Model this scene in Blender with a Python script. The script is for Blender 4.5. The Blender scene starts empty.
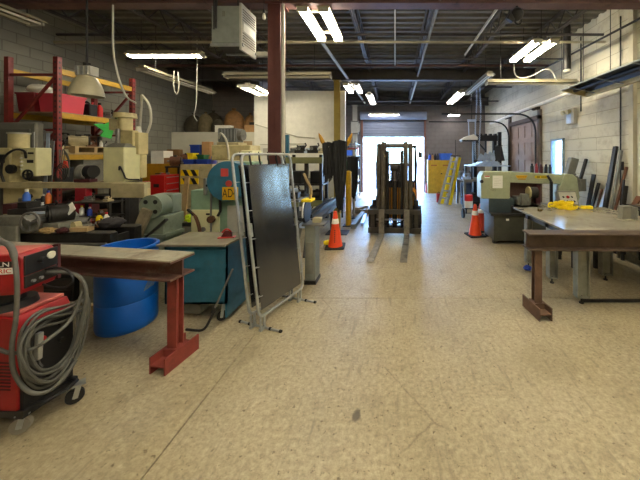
import bpy, bmesh, math, random
from mathutils import Vector, Matrix, Euler
R = math.radians
PI = math.pi
rnd = random.Random(7)
sc = bpy.context.scene
COL = sc.collection

# ------------------------------------------------------------------ helpers
def lin(c):
    c = c / 255.0
    return c / 12.92 if c <= 0.04045 else ((c + 0.055) / 1.055) ** 2.4

def rgb(h):
    h = h.lstrip('#')
    return tuple(lin(int(h[i:i + 2], 16)) for i in (0, 2, 4)) + (1.0,)

MATS = {}
def mat(name, hexc, rough=0.6, metal=0.0, var=0.25, scale=6.0, bump=0.0, dirt=None, dirt_amt=0.0, emit=0.0, trans=0.0):
    if name in MATS:
        return MATS[name]
    m = bpy.data.materials.new(name)
    m.use_nodes = True
    nt = m.node_tree
    b = nt.nodes['Principled BSDF']
    b.inputs['Roughness'].default_value = rough
    b.inputs['Metallic'].default_value = metal
    c = rgb(hexc)
    tc = nt.nodes.new('ShaderNodeTexCoord')
    n = nt.nodes.new('ShaderNodeTexNoise')
    n.inputs['Scale'].default_value = scale
    n.inputs['Detail'].default_value = 6
    n.inputs['Roughness'].default_value = 0.65
    nt.links.new(tc.outputs['Object'], n.inputs['Vector'])
    r = nt.nodes.new('ShaderNodeValToRGB')
    r.color_ramp.elements[0].position = 0.3
    r.color_ramp.elements[1].position = 0.72
    r.color_ramp.elements[0].color = tuple(max(0, x * (1 - var)) for x in c[:3]) + (1,)
    r.color_ramp.elements[1].color = tuple(min(1, x * (1 + var * 0.6)) for x in c[:3]) + (1,)
    nt.links.new(n.outputs['Fac'], r.inputs['Fac'])
    out = r.outputs['Color']
    if dirt:
        n2 = nt.nodes.new('ShaderNodeTexNoise')
        n2.inputs['Scale'].default_value = scale * 0.55
        n2.inputs['Detail'].default_value = 8
        n2.inputs['Roughness'].default_value = 0.75
        nt.links.new(tc.outputs['Object'], n2.inputs['Vector'])
        r2 = nt.nodes.new('ShaderNodeValToRGB')
        r2.color_ramp.elements[0].position = 0.62 - 0.3 * dirt_amt
        r2.color_ramp.elements[1].position = 0.80 - 0.3 * dirt_amt
        nt.links.new(n2.outputs['Fac'], r2.inputs['Fac'])
        mx = nt.nodes.new('ShaderNodeMix')
        mx.data_type = 'RGBA'
        nt.links.new(r2.outputs['Color'], mx.inputs['Factor'])
        nt.links.new(out, mx.inputs['A'])
        mx.inputs['B'].default_value = rgb(dirt)
        out = mx.outputs['Result']
    nt.links.new(out, b.inputs['Base Color'])
    if bump:
        bp = nt.nodes.new('ShaderNodeBump')
        bp.inputs['Strength'].default_value = bump
        bp.inputs['Distance'].default_value = 0.01
        nt.links.new(n.outputs['Fac'], bp.inputs['Height'])
        nt.links.new(bp.outputs['Normal'], b.inputs['Normal'])
    if emit:
        b.inputs['Emission Color'].default_value = c
        b.inputs['Emission Strength'].default_value = emit
    if trans:
        b.inputs['Transmission Weight'].default_value = trans
    MATS[name] = m
    return m

class MB:
    """collects shapes into one mesh"""
    def __init__(s):
        s.bm = bmesh.new()
    def _add(s, verts, faces, smooth=False):
        vs = [s.bm.verts.new(v) for v in verts]
        for f in faces:
            try:
                fc = s.bm.faces.new([vs[i] for i in f])
                fc.smooth = smooth
            except ValueError:
                pass
        return s
    def b(s, x0, x1, y0, y1, z0, z1):
        v = [(x, y, z) for z in (z0, z1) for y in (y0, y1) for x in (x0, x1)]
        return s._add(v, [(0, 2, 3, 1), (4, 5, 7, 6), (0, 1, 5, 4), (2, 6, 7, 3), (0, 4, 6, 2), (1, 3, 7, 5)])
    def ob(s, c, d, rot=(0, 0, 0)):
        M = Euler(rot).to_matrix()
        v = [Vector(c) + M @ Vector((sx * d[0] / 2, sy * d[1] / 2, sz * d[2] / 2)) for sz in (-1, 1) for sy in (-1, 1) for sx in (-1, 1)]
        return s._add(v, [(0, 2, 3, 1), (4, 5, 7, 6), (0, 1, 5, 4), (2, 6, 7, 3), (0, 4, 6, 2), (1, 3, 7, 5)])
    def bar(s, p0, p1, w, h, up=(0, 0, 1)):
        p0, p1 = Vector(p0), Vector(p1)
        d = (p1 - p0).normalized()
        u = Vector(up)
        if abs(d.dot(u)) > 0.98:
            u = Vector((0, 1, 0))
        a = d.cross(u).normalized()
        u = a.cross(d).normalized()
        v = []
        for p in (p0, p1):
            for sa, su in ((-1, -1), (1, -1), (1, 1), (-1, 1)):
                v.append(p + a * sa * w / 2 + u * su * h / 2)
        return s._add(v, [(3, 2, 1, 0), (4, 5, 6, 7), (0, 1, 5, 4), (1, 2, 6, 5), (2, 3, 7, 6), (3, 0, 4, 7)])
    def c(s, p0, p1, r, r2=None, n=16):
        if r2 is None: r2 = r
        p0, p1 = Vector(p0), Vector(p1)
        d = (p1 - p0).normalized()
        u = Vector((0, 0, 1)) if abs(d.z) < 0.9 else Vector((1, 0, 0))
        a = d.cross(u).normalized(); bb = d.cross(a).normalized()
        v = []
        for p, rr in ((p0, r), (p1, r2)):
            for i in range(n):
                t = 2 * PI * i / n
                v.append(p + (a * math.cos(t) + bb * math.sin(t)) * max(rr, 1e-4))
        s._add(v, [(i, (i + 1) % n, n + (i + 1) % n, n + i) for i in range(n)], True)
        s._add(v[:n], [tuple(range(n))[::-1]])
        return s._add(v[n:], [tuple(range(n))])
    def t(s, pts, r, n=8, closed=False):
        pts = [Vector(p) for p in pts]
        m = len(pts)
        rings = []
        prev = None
        for i, p in enumerate(pts):
            if closed:
                d = pts[(i + 1) % m] - pts[i - 1]
            else:
                d = pts[min(i + 1, m - 1)] - pts[max(i - 1, 0)]
            d = d.normalized() if d.length > 1e-9 else Vector((0, 0, 1))
            if prev is None:
                u = Vector((0, 0, 1)) if abs(d.z) < 0.9 else Vector((1, 0, 0))
                a = d.cross(u).normalized()
            else:
                a = (prev - d * prev.dot(d)).normalized()
            prev = a
            bb = d.cross(a)
            rr = r[i] if isinstance(r, (list, tuple)) else r
            rings.append([p + (a * math.cos(2 * PI * k / n) + bb * math.sin(2 * PI * k / n)) * rr for k in range(n)])
        v = [q for rg in rings for q in rg]
        f = []
        for i in range(m if closed else m - 1):
            j = (i + 1) % m
            for k in range(n):
                f.append((i * n + k, i * n + (k + 1) % n, j * n + (k + 1) % n, j * n + k))
        s._add(v, f, True)
        if not closed:
            s._add(rings[0], [tuple(range(n))[::-1]])
            s._add(rings[-1], [tuple(range(n))])
        return s
    def lathe(s, prof, c=(0, 0, 0), n=24, axis='z'):
        v = []
        for r, z in prof:
            for k in range(n):
                t = 2 * PI * k / n
                a, bb = max(r, 1e-4) * math.cos(t), max(r, 1e-4) * math.sin(t)
                q = {'z': (a, bb, z), 'x': (z, a, bb), 'y': (a, z, bb)}[axis]
                v.append(Vector(c) + Vector(q))
        f = []
        for i in range(len(prof) - 1):
            for k in range(n):
                f.append((i * n + k, i * n + (k + 1) % n, (i + 1) * n + (k + 1) % n, (i + 1) * n + k))
        return s._add(v, f, True)
    def pr(s, poly, plane, a0, a1):
        def q(p, a):
            return {'xz': (p[0], a, p[1]), 'xy': (p[0], p[1], a), 'yz': (a, p[0], p[1])}[plane]
        n = len(poly)
        v = [q(p, a0) for p in poly] + [q(p, a1) for p in poly]
        return s._add(v, [tuple(range(n))[::-1], tuple(range(n, 2 * n))] + [(i, (i + 1) % n, n + (i + 1) % n, n + i) for i in range(n)])
    def tor(s, c, R_, r, axis='z', n=20, k=6):
        pts = []
        for i in range(n):
            t = 2 * PI * i / n
            a, bb = R_ * math.cos(t), R_ * math.sin(t)
            pts.append(Vector(c) + Vector({'z': (a, bb, 0), 'x': (0, a, bb), 'y': (a, 0, bb)}[axis]))
        return s.t(pts, r, k, True)
    def sph(s, c, d, n=12, jit=0.0):
        v = []
        for i in range(n + 1):
            ph = PI * i / n
            for k in range(n * 2):
                t = PI * k / n
                j = 1 + rnd.uniform(-jit, jit)
                v.append((c[0] + d[0] * math.sin(ph) * math.cos(t) * j, c[1] + d[1] * math.sin(ph) * math.sin(t) * j, c[2] + d[2] * math.cos(ph) * j))
        f = []
        m = n * 2
        for i in range(n):
            for k in range(m):
                f.append((i * m + k, (i + 1) * m + k, (i + 1) * m + (k + 1) % m, i * m + (k + 1) % m))
        return s._add(v, f, True)
    def xf(s, M):
        s.bm.transform(M)
        return s
    def build(s, name, m, parent=None, bevel=0.0, world=False, label=None):
        bm = s.bm
        bmesh.ops.remove_doubles(bm, verts=bm.verts, dist=1e-5)
        bmesh.ops.recalc_face_normals(bm, faces=bm.faces)
        me = bpy.data.meshes.new(name)
        if parent is not None and world:
            bm.transform(wm(parent).inverted())
        bm.to_mesh(me)
        bm.free()
        me.set_sharp_from_angle(angle=R(38))
        me.materials.append(m)
        o = bpy.data.objects.new(name, me)
        COL.objects.link(o)
        if parent is not None:
            o.parent = parent
        if bevel:
            md = o.modifiers.new('bevel', 'BEVEL')
            md.width = bevel; md.segments = 2; md.limit_method = 'ANGLE'; md.angle_limit = R(40)
        if label: o['label'] = label
        return o

def wm(o):
    M = Matrix.Translation(o.location) @ o.rotation_euler.to_matrix().to_4x4()
    return (wm(o.parent) @ M) if o.parent else M

def tag(o, label, cat, group=None, kind=None):
    o['label'] = label; o['category'] = cat
    if group: o['group'] = group
    if kind: o['kind'] = kind
    return o

def thing(name, label, cat, loc=(0, 0, 0), rz=0.0, group=None):
    o = bpy.data.objects.new(name, None)
    o.empty_display_size = 0.1
    COL.objects.link(o)
    o.location = loc
    o.rotation_euler = (0, 0, rz)
    return tag(o, label, cat, group)

def solo(name, mb, m, label, cat, loc=(0, 0, 0), rz=0.0, group=None, bevel=0.0, world=False):
    if world:
        xs = [v.co for v in mb.bm.verts]
        lo = Vector([min(c[i] for c in xs) for i in range(3)]); hi = Vector([max(c[i] for c in xs) for i in range(3)])
        loc = Vector(((lo.x + hi.x) / 2, (lo.y + hi.y) / 2, lo.z))
        mb.bm.transform(Matrix.Translation(-loc))
    o = mb.build(name, m, None, bevel)
    o.location = loc
    o.rotation_euler = (0, 0, rz)
    return tag(o, label, cat, group)

def struct(name, mb, m, parent=None, bevel=0.0):
    o = mb.build(name, m, parent, bevel)
    if parent is None: o['kind'] = 'structure'
    return o

def dup(root, loc=None, rz=None, label=None, group=None):
    r = root.copy(); COL.objects.link(r)
    if loc is not None: r.location = loc
    if rz is not None: r.rotation_euler = (0, 0, rz)
    if label: r['label'] = label
    if group: r['group'] = group
    for ch in list(root.children):
        c = ch.copy(); COL.objects.link(c); c.parent = r
        for g in list(ch.children):
            d = g.copy(); COL.objects.link(d); d.parent = c
    return r

def text_part(name, body, size, m, parent, loc, rot, depth=0.0008, label=None, sx=1.0, align='CENTER'):
    cu = bpy.data.curves.new(name, 'FONT')
    cu.body = body; cu.size = size; cu.extrude = depth; cu.align_x = align; cu.align_y = 'CENTER'
    tmp = bpy.data.objects.new('tmp', cu)
    COL.objects.link(tmp)
    dg = bpy.context.evaluated_depsgraph_get()
    me = bpy.data.meshes.new_from_object(tmp.evaluated_get(dg))
    bpy.data.objects.remove(tmp)
    me.transform(Matrix.Diagonal((sx, 1, 1, 1)))
    me.materials.clear(); me.materials.append(m)
    o = bpy.data.objects.new(name, me)
    COL.objects.link(o)
    o.parent = parent; o.location = loc; o.rotation_euler = rot
    if label: o['label'] = label
    return o

F, CX, CY, H = 280.0, 395.0, 155.0, 1.85
def at(px, py, Y):
    return Vector(((px - CX) * Y / F, Y, H - (py - CY) * Y / F))
def ax(px, Y): return (px - CX) * Y / F
def az(py, Y): return H - (py - CY) * Y / F
def gy(py): return H * F / (py - CY)

def arc(p0, p1, p2, n=10):
    p0, p1, p2 = Vector(p0), Vector(p1), Vector(p2)
    return [(1 - t) ** 2 * p0 + 2 * t * (1 - t) * p1 + t * t * p2 for t in [i / n for i in range(n + 1)]]
def spline(pts, n=8):
    P = [Vector(p) for p in pts]
    P = [2 * P[0] - P[1]] + P + [2 * P[-1] - P[-2]]
    out = []
    for i in range(1, len(P) - 2):
        for k in range(n):
            t = k / n
            a, b, c, d = P[i - 1], P[i], P[i + 1], P[i + 2]
            out.append(0.5 * ((2 * b) + (-a + c) * t + (2 * a - 5 * b + 4 * c - d) * t * t + (-a + 3 * b - 3 * c + d) * t ** 3))
    out.append(P[-2])
    return out

# ------------------------------------------------------------------ materials
red = mat('red_paint', '#97131b', 0.42, 0, 0.2, 9, 0, '#5a1414', 0.15)
redfade = mat('faded_red_paint', '#b8605a', 0.6, 0, 0.25, 9, 0.05)
rackred = mat('rack_red', '#7e2622', 0.55, 0, 0.3, 8, 0.05, '#3a1412', 0.25)
rustred = mat('red_oxide', '#8a3a30', 0.75, 0, 0.25, 9, 0.1, '#553026', 0.25)
maroon = mat('maroon', '#4a1a20', 0.6, 0, 0.3, 9)
black = mat('black', '#17171a', 0.55, 0, 0.3, 9)
rubber = mat('rubber', '#1d1c1c', 0.8, 0, 0.3, 12, 0.1)
hose = mat('hose_grey', '#5a5a55', 0.55, 0, 0.25, 14)
darksteel = mat('dark_steel', '#3a3836', 0.5, 0.55, 0.35, 8, 0.08, '#241f1c', 0.3)
steel = mat('steel', '#8c8b88', 0.38, 0.75, 0.25, 8, 0.03)
galv = mat('galvanised', '#a7aaa9', 0.38, 0.55, 0.25, 10)
plate = mat('plate_steel', '#a8a18e', 0.22, 0.3, 0.25, 3.5, 0.03, '#7a7060', 0.25)
brownsteel = mat('brown_mill_steel', '#5c4c40', 0.55, 0.35, 0.35, 7, 0.08, '#3a2e26', 0.3)
greysteel = mat('grey_painted_steel', '#7d7c72', 0.6, 0.1, 0.25, 7, 0.05, '#4c4438', 0.2)
bluedrum = mat('blue_plastic', '#0b5fc2', 0.38, 0, 0.12, 5)
bluepaint = mat('teal_blue_paint', '#2f6b84', 0.5, 0, 0.25, 7, 0.04, '#4c5a5c', 0.15)
bluebin = mat('blue_bin', '#2140a8', 0.5, 0, 0.2, 9)
bluebright = mat('blue_tub', '#3a6fd8', 0.5, 0, 0.2, 9)
cream = mat('cream_paint', '#c6b988', 0.5, 0, 0.2, 6, 0.03, '#7c6c46', 0.22)
creamlight = mat('pale_cream_paint', '#dcd8a8', 0.5, 0, 0.12, 6)
beige = mat('beige_paint', '#b5a983', 0.6, 0, 0.25, 6, 0.05, '#6a5c40', 0.2)
wood = mat('wood', '#b39a70', 0.75, 0, 0.3, 7, 0.1)
woodold = mat('weathered_wood', '#8f8268', 0.8, 0, 0.35, 9, 0.15)
card = mat('cardboard', '#a98256', 0.85, 0, 0.2, 8)
green = mat('machine_green', '#8aa88c', 0.5, 0, 0.2, 6, 0.03, '#5f6f60', 0.15)
greengrey = mat('green_grey', '#7d8876', 0.55, 0, 0.2, 6, 0.03, '#4c5146', 0.2)
sawgreen = mat('pale_green_paint', '#a3aa8c', 0.5, 0, 0.15, 6, 0.03, '#6c6c55', 0.15)
brightgreen = mat('green_sheet', '#2fa53c', 0.6, 0, 0.2, 6)
yellow = mat('yellow_paint', '#e0b010', 0.5, 0, 0.15, 8, 0, '#9a7a20', 0.1)
strapyellow = mat('yellow_webbing', '#f2d400', 0.65, 0, 0.15, 18)
mustard = mat('mustard_paint', '#b8860c', 0.55, 0, 0.2, 6, 0, '#6a5010', 0.15)
rearyellow = mat('cabinet_yellow', '#c9a02c', 0.55, 0, 0.2, 5, 0, '#8a6420', 0.15)
olive = mat('olive_paint', '#7b7c52', 0.6, 0, 0.2, 6)
white = mat('white_paint', '#e6e4da', 0.6, 0, 0.1, 6)
paper = mat('paper', '#efefe8', 0.8, 0, 0.06, 9)
orange = mat('cone_orange', '#f04a18', 0.5, 0, 0.12, 7)
orangedull = mat('dull_orange', '#c8442c', 0.55, 0, 0.2, 7)
girderm = mat('girder_red_brown', '#6a4a44', 0.65, 0, 0.25, 5, 0.05, '#3c2e2c', 0.25)
columnm = mat('column_red_brown', '#5e332e', 0.6, 0, 0.2, 5, 0.03, '#4a2622', 0.15)
colyellow = mat('column_yellow', '#a08a3c', 0.6, 0, 0.2, 5, 0.03)
roofsteel = mat('roof_steel', '#4e4a48', 0.6, 0.1, 0.25, 4, 0.02)
lightgrey = mat('light_grey_paint', '#b9b6a8', 0.55, 0, 0.15, 6)
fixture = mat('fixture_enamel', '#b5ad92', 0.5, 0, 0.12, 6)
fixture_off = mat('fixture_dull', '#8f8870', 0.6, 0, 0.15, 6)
chartreuse = mat('hi_vis', '#d6f02a', 0.7, 0, 0.1, 9)
sack = mat('burlap', '#6e6246', 0.9, 0, 0.35, 14, 0.3)
sackdark = mat('dark_burlap', '#463f31', 0.9, 0, 0.35, 14, 0.3)
sackorange = mat('tan_wrap', '#946c40', 0.7, 0, 0.3, 9, 0.2)
plastic = mat('milky_plastic', '#d2cfc0', 0.35, 0, 0.1, 9)
cloth = mat('dark_cloth', '#3a3638', 0.95, 0, 0.35, 18, 0.3)
pinkbin = mat('pink_red_bin', '#c83a4c', 0.5, 0, 0.1, 8)
vinyl = mat('dark_vinyl', '#22242a', 0.22, 0, 0.4, 5, 0)
vb_ = vinyl.node_tree.nodes['Principled BSDF']
vb_.inputs['Specular IOR Level'].default_value = 1.0
vb_.inputs['Coat Weight'].default_value = 1.0
vb_.inputs['Coat Roughness'].default_value = 0.2
vb_.inputs['Coat IOR'].default_value = 1.7
redtool = mat('toolbox_red', '#c01c1c', 0.38, 0, 0.1, 7)
redcap = mat('red_cap', '#c41f26', 0.5, 0, 0.1, 9)
chalk = mat('pale_blue_steel', '#b6c6dc', 0.35, 0.3, 0.25, 6)
rust = mat('rusty_steel', '#6e4a34', 0.75, 0.2, 0.4, 9, 0.15)
tube_on = mat('lit_tube', '#fff6e0', 0.4, 0, 0.0, 5, emit=26.0)
tube_cool = mat('lit_tube_cool', '#f6f4ff', 0.4, 0, 0.0, 5, emit=20.0)
tube_off = mat('unlit_tube', '#e8e4d6', 0.35, 0, 0.05, 5)
# ------------------------------------------------------------------ camera, render view
cam = bpy.data.cameras.new('camera')
cam.lens = F / 640 * 36.0
cam.sensor_width = 36.0
cam.shift_x = -(CX - 320) / 640
cam.shift_y = -(240 - CY) / 640
cam.clip_start = 0.05
co = bpy.data.objects.new('camera', cam)
COL.objects.link(co)
co.location = (0, 0, H)
co.rotation_euler = (R(90), 0, 0)
sc.camera = co
sc.view_settings.view_transform = 'Standard'
sc.view_settings.look = 'None'
sc.view_settings.exposure = 1.42
sc.view_settings.gamma = 1.0
sc.view_settings.use_curve_mapping = False

# ------------------------------------------------------------------ world: daylight outside the doors
w = bpy.data.worlds.new('sky'); sc.world = w
w.use_nodes = True
nt = w.node_tree
bg = nt.nodes['Background']
sky = nt.nodes.new('ShaderNodeTexSky')
sky.sky_type = 'NISHITA'
sky.sun_disc = False
sky.sun_elevation = R(48); sky.sun_rotation = R(200)
sky.air_density = 1.2; sky.dust_density = 1.5
tint = nt.nodes.new('ShaderNodeMix'); tint.data_type = 'RGBA'; tint.blend_type = 'MULTIPLY'; tint.inputs['Factor'].default_value = 1
nt.links.new(sky.outputs['Color'], tint.inputs['A']); tint.inputs['B'].default_value = (.56, .83, 1.25, 1)
nt.links.new(tint.outputs['Result'], bg.inputs['Color'])
bg.inputs['Strength'].default_value = 2.0
sun = bpy.data.lights.new('sun', 'SUN'); sun.energy = 3.5; sun.angle = R(1.0); sun.color = (1, .96, .9)
so = bpy.data.objects.new('sun', sun); COL.objects.link(so)
so.rotation_euler = (R(42), 0, R(150))

# ------------------------------------------------------------------ the setting
def floor_mat():
    m = bpy.data.materials.new('concrete_floor'); m.use_nodes = True
    n = m.node_tree; L = n.links
    b = n.nodes['Principled BSDF']
    tc = n.nodes.new('ShaderNodeTexCoord')
    def noise(sc_, det=8, rough=.65):
        q = n.nodes.new('ShaderNodeTexNoise'); q.inputs['Scale'].default_value = sc_
        q.inputs['Detail'].default_value = det; q.inputs['Roughness'].default_value = rough
        L.new(tc.outputs['Object'], q.inputs['Vector']); return q
    def ramp(src, p0, p1, c0, c1):
        r = n.nodes.new('ShaderNodeValToRGB')
        r.color_ramp.elements[0].position = p0; r.color_ramp.elements[1].position = p1
        r.color_ramp.elements[0].color = c0; r.color_ramp.elements[1].color = c1
        L.new(src, r.inputs['Fac']); return r.outputs['Color']
    def mix(fac, a, bcol, fv=None, mode='MIX'):
        x = n.nodes.new('ShaderNodeMix'); x.data_type = 'RGBA'; x.blend_type = mode
        if fac is not None: L.new(fac, x.inputs['Factor'])
        else: x.inputs['Factor'].default_value = fv
        L.new(a, x.inputs['A'])
        if isinstance(bcol, tuple): x.inputs['B'].default_value = bcol
        else: L.new(bcol, x.inputs['B'])
        return x.outputs['Result']
    base = ramp(noise(1.1).outputs['Fac'], .32, .7, rgb('#938669'), rgb('#b3a588'))
    fine = ramp(noise(30, 10, .8).outputs['Fac'], .36, .64, rgb('#716752'), rgb('#cabd9c'))
    c = mix(None, base, fine, .6)
    speck = ramp(noise(26, 4, .7).outputs['Fac'], .60, .68, (0, 0, 0, 1), (1, 1, 1, 1))
    c = mix(speck, c, rgb('#63563f'))
    # scuffs: stretched noise
    mp = n.nodes.new('ShaderNodeMapping'); mp.inputs['Scale'].default_value = (9, 1.2, 1); mp.inputs['Rotation'].default_value = (0, 0, R(55))
    L.new(tc.outputs['Object'], mp.inputs['Vector'])
    q = n.nodes.new('ShaderNodeTexNoise'); q.inputs['Scale'].default_value = 2.2; q.inputs['Detail'].default_value = 7
    L.new(mp.outputs['Vector'], q.inputs['Vector'])
    sc2 = ramp(q.outputs['Fac'], .58, .74, (0, 0, 0, 1), (.8, .8, .8, 1))
    c = mix(sc2, c, rgb('#7e7460'))
    wear = ramp(noise(.45, 5).outputs['Fac'], .5, .72, (0, 0, 0, 1), (.5, .5, .5, 1))
    c = mix(wear, c, rgb('#84775c'))
    nd = n.nodes.new('ShaderNodeMix'); nd.data_type = 'RGBA'; nd.inputs['Factor'].default_value = .12
    L.new(tc.outputs['Object'], nd.inputs['A']); L.new(noise(1.6, 6).outputs['Color'], nd.inputs['B'])
    for scv, wv_, colr, lo in ((.42, .0022, '#6a5e4a', .0),):
        vo = n.nodes.new('ShaderNodeTexVoronoi'); vo.feature = 'DISTANCE_TO_EDGE'; vo.inputs['Scale'].default_value = scv
        L.new(nd.outputs['Result'], vo.inputs['Vector'])
        ck = ramp(vo.outputs['Distance'], wv_ * .3, wv_, (.55, .55, .55, 1), (0, 0, 0, 1))
        gate = ramp(noise(.8 + lo, 3).outputs['Fac'], .5, .56, (0, 0, 0, 1), (1, 1, 1, 1))
        mu = n.nodes.new('ShaderNodeMath'); mu.operation = 'MULTIPLY'
        L.new(ck, mu.inputs[0]); L.new(gate, mu.inputs[1])
        c = mix(mu.outputs[0], c, rgb(colr))
    blot = ramp(noise(3.2, 7, .7).outputs['Fac'], .55, .72, (0, 0, 0, 1), (.6, .6, .6, 1))
    c = mix(blot, c, rgb('#7b705a'))
    pale = ramp(noise(4.1, 9, .8).outputs['Fac'], .60, .70, (0, 0, 0, 1), (.7, .7, .7, 1))
    c = mix(pale, c, rgb('#cfc3a4'))
    vd = n.nodes.new('ShaderNodeVectorMath'); vd.operation = 'DISTANCE'
    mp2 = n.nodes.new('ShaderNodeMapping'); mp2.inputs['Scale'].default_value = (1.0, .55, 0)
    ndd = n.nodes.new('ShaderNodeMix'); ndd.data_type = 'RGBA'; ndd.inputs['Factor'].default_value = .06
    L.new(tc.outputs['Object'], ndd.inputs['A']); L.new(noise(9, 4).outputs['Color'], ndd.inputs['B'])
    L.new(ndd.outputs['Result'], mp2.inputs['Vector']); L.new(mp2.outputs['Vector'], vd.inputs[0]); vd.inputs[1].default_value = (-.27 * .94 + .03, (1.99 * .94 + .03) * .55, 0)
    st_ = ramp(vd.outputs['Value'], .018, .032, (.85, .85, .85, 1), (0, 0, 0, 1))
    c = mix(st_, c, rgb('#4a4238'))
    L.new(c, b.inputs['Base Color'])
    rr = ramp(noise(2.5).outputs['Fac'], .3, .7, (.36, .36, .36, 1), (.58, .58, .58, 1))
    L.new(rr, b.inputs['Roughness'])
    bp = n.nodes.new('ShaderNodeBump'); bp.inputs['Strength'].default_value = .12; bp.inputs['Distance'].default_value = .01
    L.new(noise(16, 8).outputs['Fac'], bp.inputs['Height']); L.new(bp.outputs['Normal'], b.inputs['Normal'])
    return m

def block_mat(name, hexc, hexm, bw=.6, bh=.3, ms=.012, axis='yz', dirt='#6d6146', dirt_amt=0.3):
    m = bpy.data.materials.new(name); m.use_nodes = True
    n = m.node_tree; L = n.links; b = n.nodes['Principled BSDF']
    b.inputs['Roughness'].default_value = .75
    tc = n.nodes.new('ShaderNodeTexCoord')
    sp = n.nodes.new('ShaderNodeSeparateXYZ'); L.new(tc.outputs['Object'], sp.inputs[0])
    cb = n.nodes.new('ShaderNodeCombineXYZ')
    L.new(sp.outputs['Y' if axis == 'yz' else 'X'], cb.inputs['X']); L.new(sp.outputs['Z'], cb.inputs['Y'])
    br = n.nodes.new('ShaderNodeTexBrick')
    c = rgb(hexc)
    br.inputs['Color1'].default_value = tuple(x * .93 for x in c[:3]) + (1,)
    br.inputs['Color2'].default_value = tuple(min(1, x * 1.05) for x in c[:3]) + (1,)
    br.inputs['Mortar'].default_value = rgb(hexm)
    br.inputs['Scale'].default_value = 1; br.inputs['Brick Width'].default_value = bw
    br.inputs['Row Height'].default_value = bh; br.inputs['Mortar Size'].default_value = ms
    br.inputs['Mortar Smooth'].default_value = .4
    L.new(cb.outputs[0], br.inputs['Vector'])
    nz = n.nodes.new('ShaderNodeTexNoise'); nz.inputs['Scale'].default_value = 2.6; nz.inputs['Detail'].default_value = 9; nz.inputs['Roughness'].default_value = .72
    L.new(tc.outputs['Object'], nz.inputs['Vector'])
    r = n.nodes.new('ShaderNodeValToRGB'); r.color_ramp.elements[0].position = .5; r.color_ramp.elements[1].position = .8
    r.color_ramp.elements[1].color = (dirt_amt * 2, dirt_amt * 2, dirt_amt * 2, 1)
    L.new(nz.outputs['Fac'], r.inputs['Fac'])
    mx = n.nodes.new('ShaderNodeMix'); mx.data_type = 'RGBA'
    L.new(r.outputs['Color'], mx.inputs['Factor']); L.new(br.outputs['Color'], mx.inputs['A']); mx.inputs['B'].default_value = rgb(dirt)
    L.new(mx.outputs['Result'], b.inputs['Base Color'])
    bp = n.nodes.new('ShaderNodeBump'); bp.inputs['Strength'].default_value = .5; bp.inputs['Distance'].default_value = .012; bp.invert = True
    L.new(br.outputs['Fac'], bp.inputs['Height']); L.new(bp.outputs['Normal'], b.inputs['Normal'])
    return m

floorm = floor_mat()
blockcream = block_mat('cream_block', '#c8c3ae', '#aaa48e', 1.25, .28, .010, 'yz', '#8a7f66', .42)
blockgrey = block_mat('grey_block', '#7b746e', '#67615c', .4, .2, .010, 'xz', '#5b5450', .25)
blockleft = block_mat('left_block', '#7e7c72', '#66645a', .4, .2, .010, 'yz', '#6e6a5c', .25)
deckm = mat('roof_deck', '#6a665c', 0.7, 0.0, 0.2, 3)

XL, XR, YB, YF, ZC = -7.3, 4.5, -3.2, 14.0, 4.95
# floor in slabs so the saw-cut joints are real gaps
m = MB()
xs = [XL - .2, -4.6, -1.447, XR + .2]; ys = [YB - .2, .6, 3.62, 6.64, 9.66, 12.0, YF + .2]
for i in range(3):
    for j in range(6):
        g = .004
        m.b(xs[i] + g, xs[i + 1] - g, ys[j] + g, ys[j + 1] - g, -.12, 0)
struct('floor', m, floorm)
m = MB(); m.b(XL - .3, XR + .3, YB - .3, YF + .3, -.2, -.012)
struct('trim_1', m, mat('joint_filler', '#4f4636', .9))

m = MB(); m.b(XL - .2, XL, YB, YF + .2, 0, ZC); struct('wall_left', m, blockleft)
m = MB(); m.b(XL, XR, YB - .2, YB, 0, ZC); struct('wall_behind', m, block_mat('back_block', '#b3aa92', '#94896f', .4, .2, .01, 'xz'))
# right wall with window opening (Y 7.3-7.95, Z 1.2-2.3), side garage door (Y 8.7-10.8, Z 0-2.95)
m = MB()
WY0, WY1, WZ0, WZ1 = 7.42, 8.0, 1.2, 2.3
GY0, GY1, GZ = 8.7, 10.8, 2.95
m.b(XR, XR + .2, YB, WY0, 0, ZC); m.b(XR, XR + .2, WY0, WY1, 0, WZ0); m.b(XR, XR + .2, WY0, WY1, WZ1, ZC)
m.b(XR, XR + .2, WY1, GY0, 0, ZC); m.b(XR, XR + .2, GY0, GY1, GZ, ZC); m.b(XR, XR + .2, GY1, YF + .2, 0, ZC)
struct('wall_right', m, blockcream)
# far wall with the roll-up door opening
DX0, DX1, DZ = -1.6, 1.45, 3.55
m = MB()
m.b(XL, DX0, YF, YF + .2, 0, ZC); m.b(DX1, XR, YF, YF + .2, 0, ZC); m.b(DX0, DX1, YF, YF + .2, DZ, ZC)
struct('wall_far', m, blockgrey)
# white partition and low loft wall
m = MB(); m.b(-4.6, -1.63, 9.15, 9.27, 0, 3.95); struct('wall_partition', m, white)
m = MB(); m.b(XL, -4.6, 9.15, 9.25, 0, 2.6); m.b(XL, -4.6, 9.25, 11.2, 2.48, 2.6); struct('wall_loft', m, mat('loft_panel', '#c9c6b4', .65, 0, .08, 4))
m = MB(); m.b(XL, -4.6, 11.2, 11.35, 0, ZC); m.b(-4.6, -4.5, 9.27, YF, 0, ZC); struct('wall_loft_back', m, blockgrey)

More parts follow.
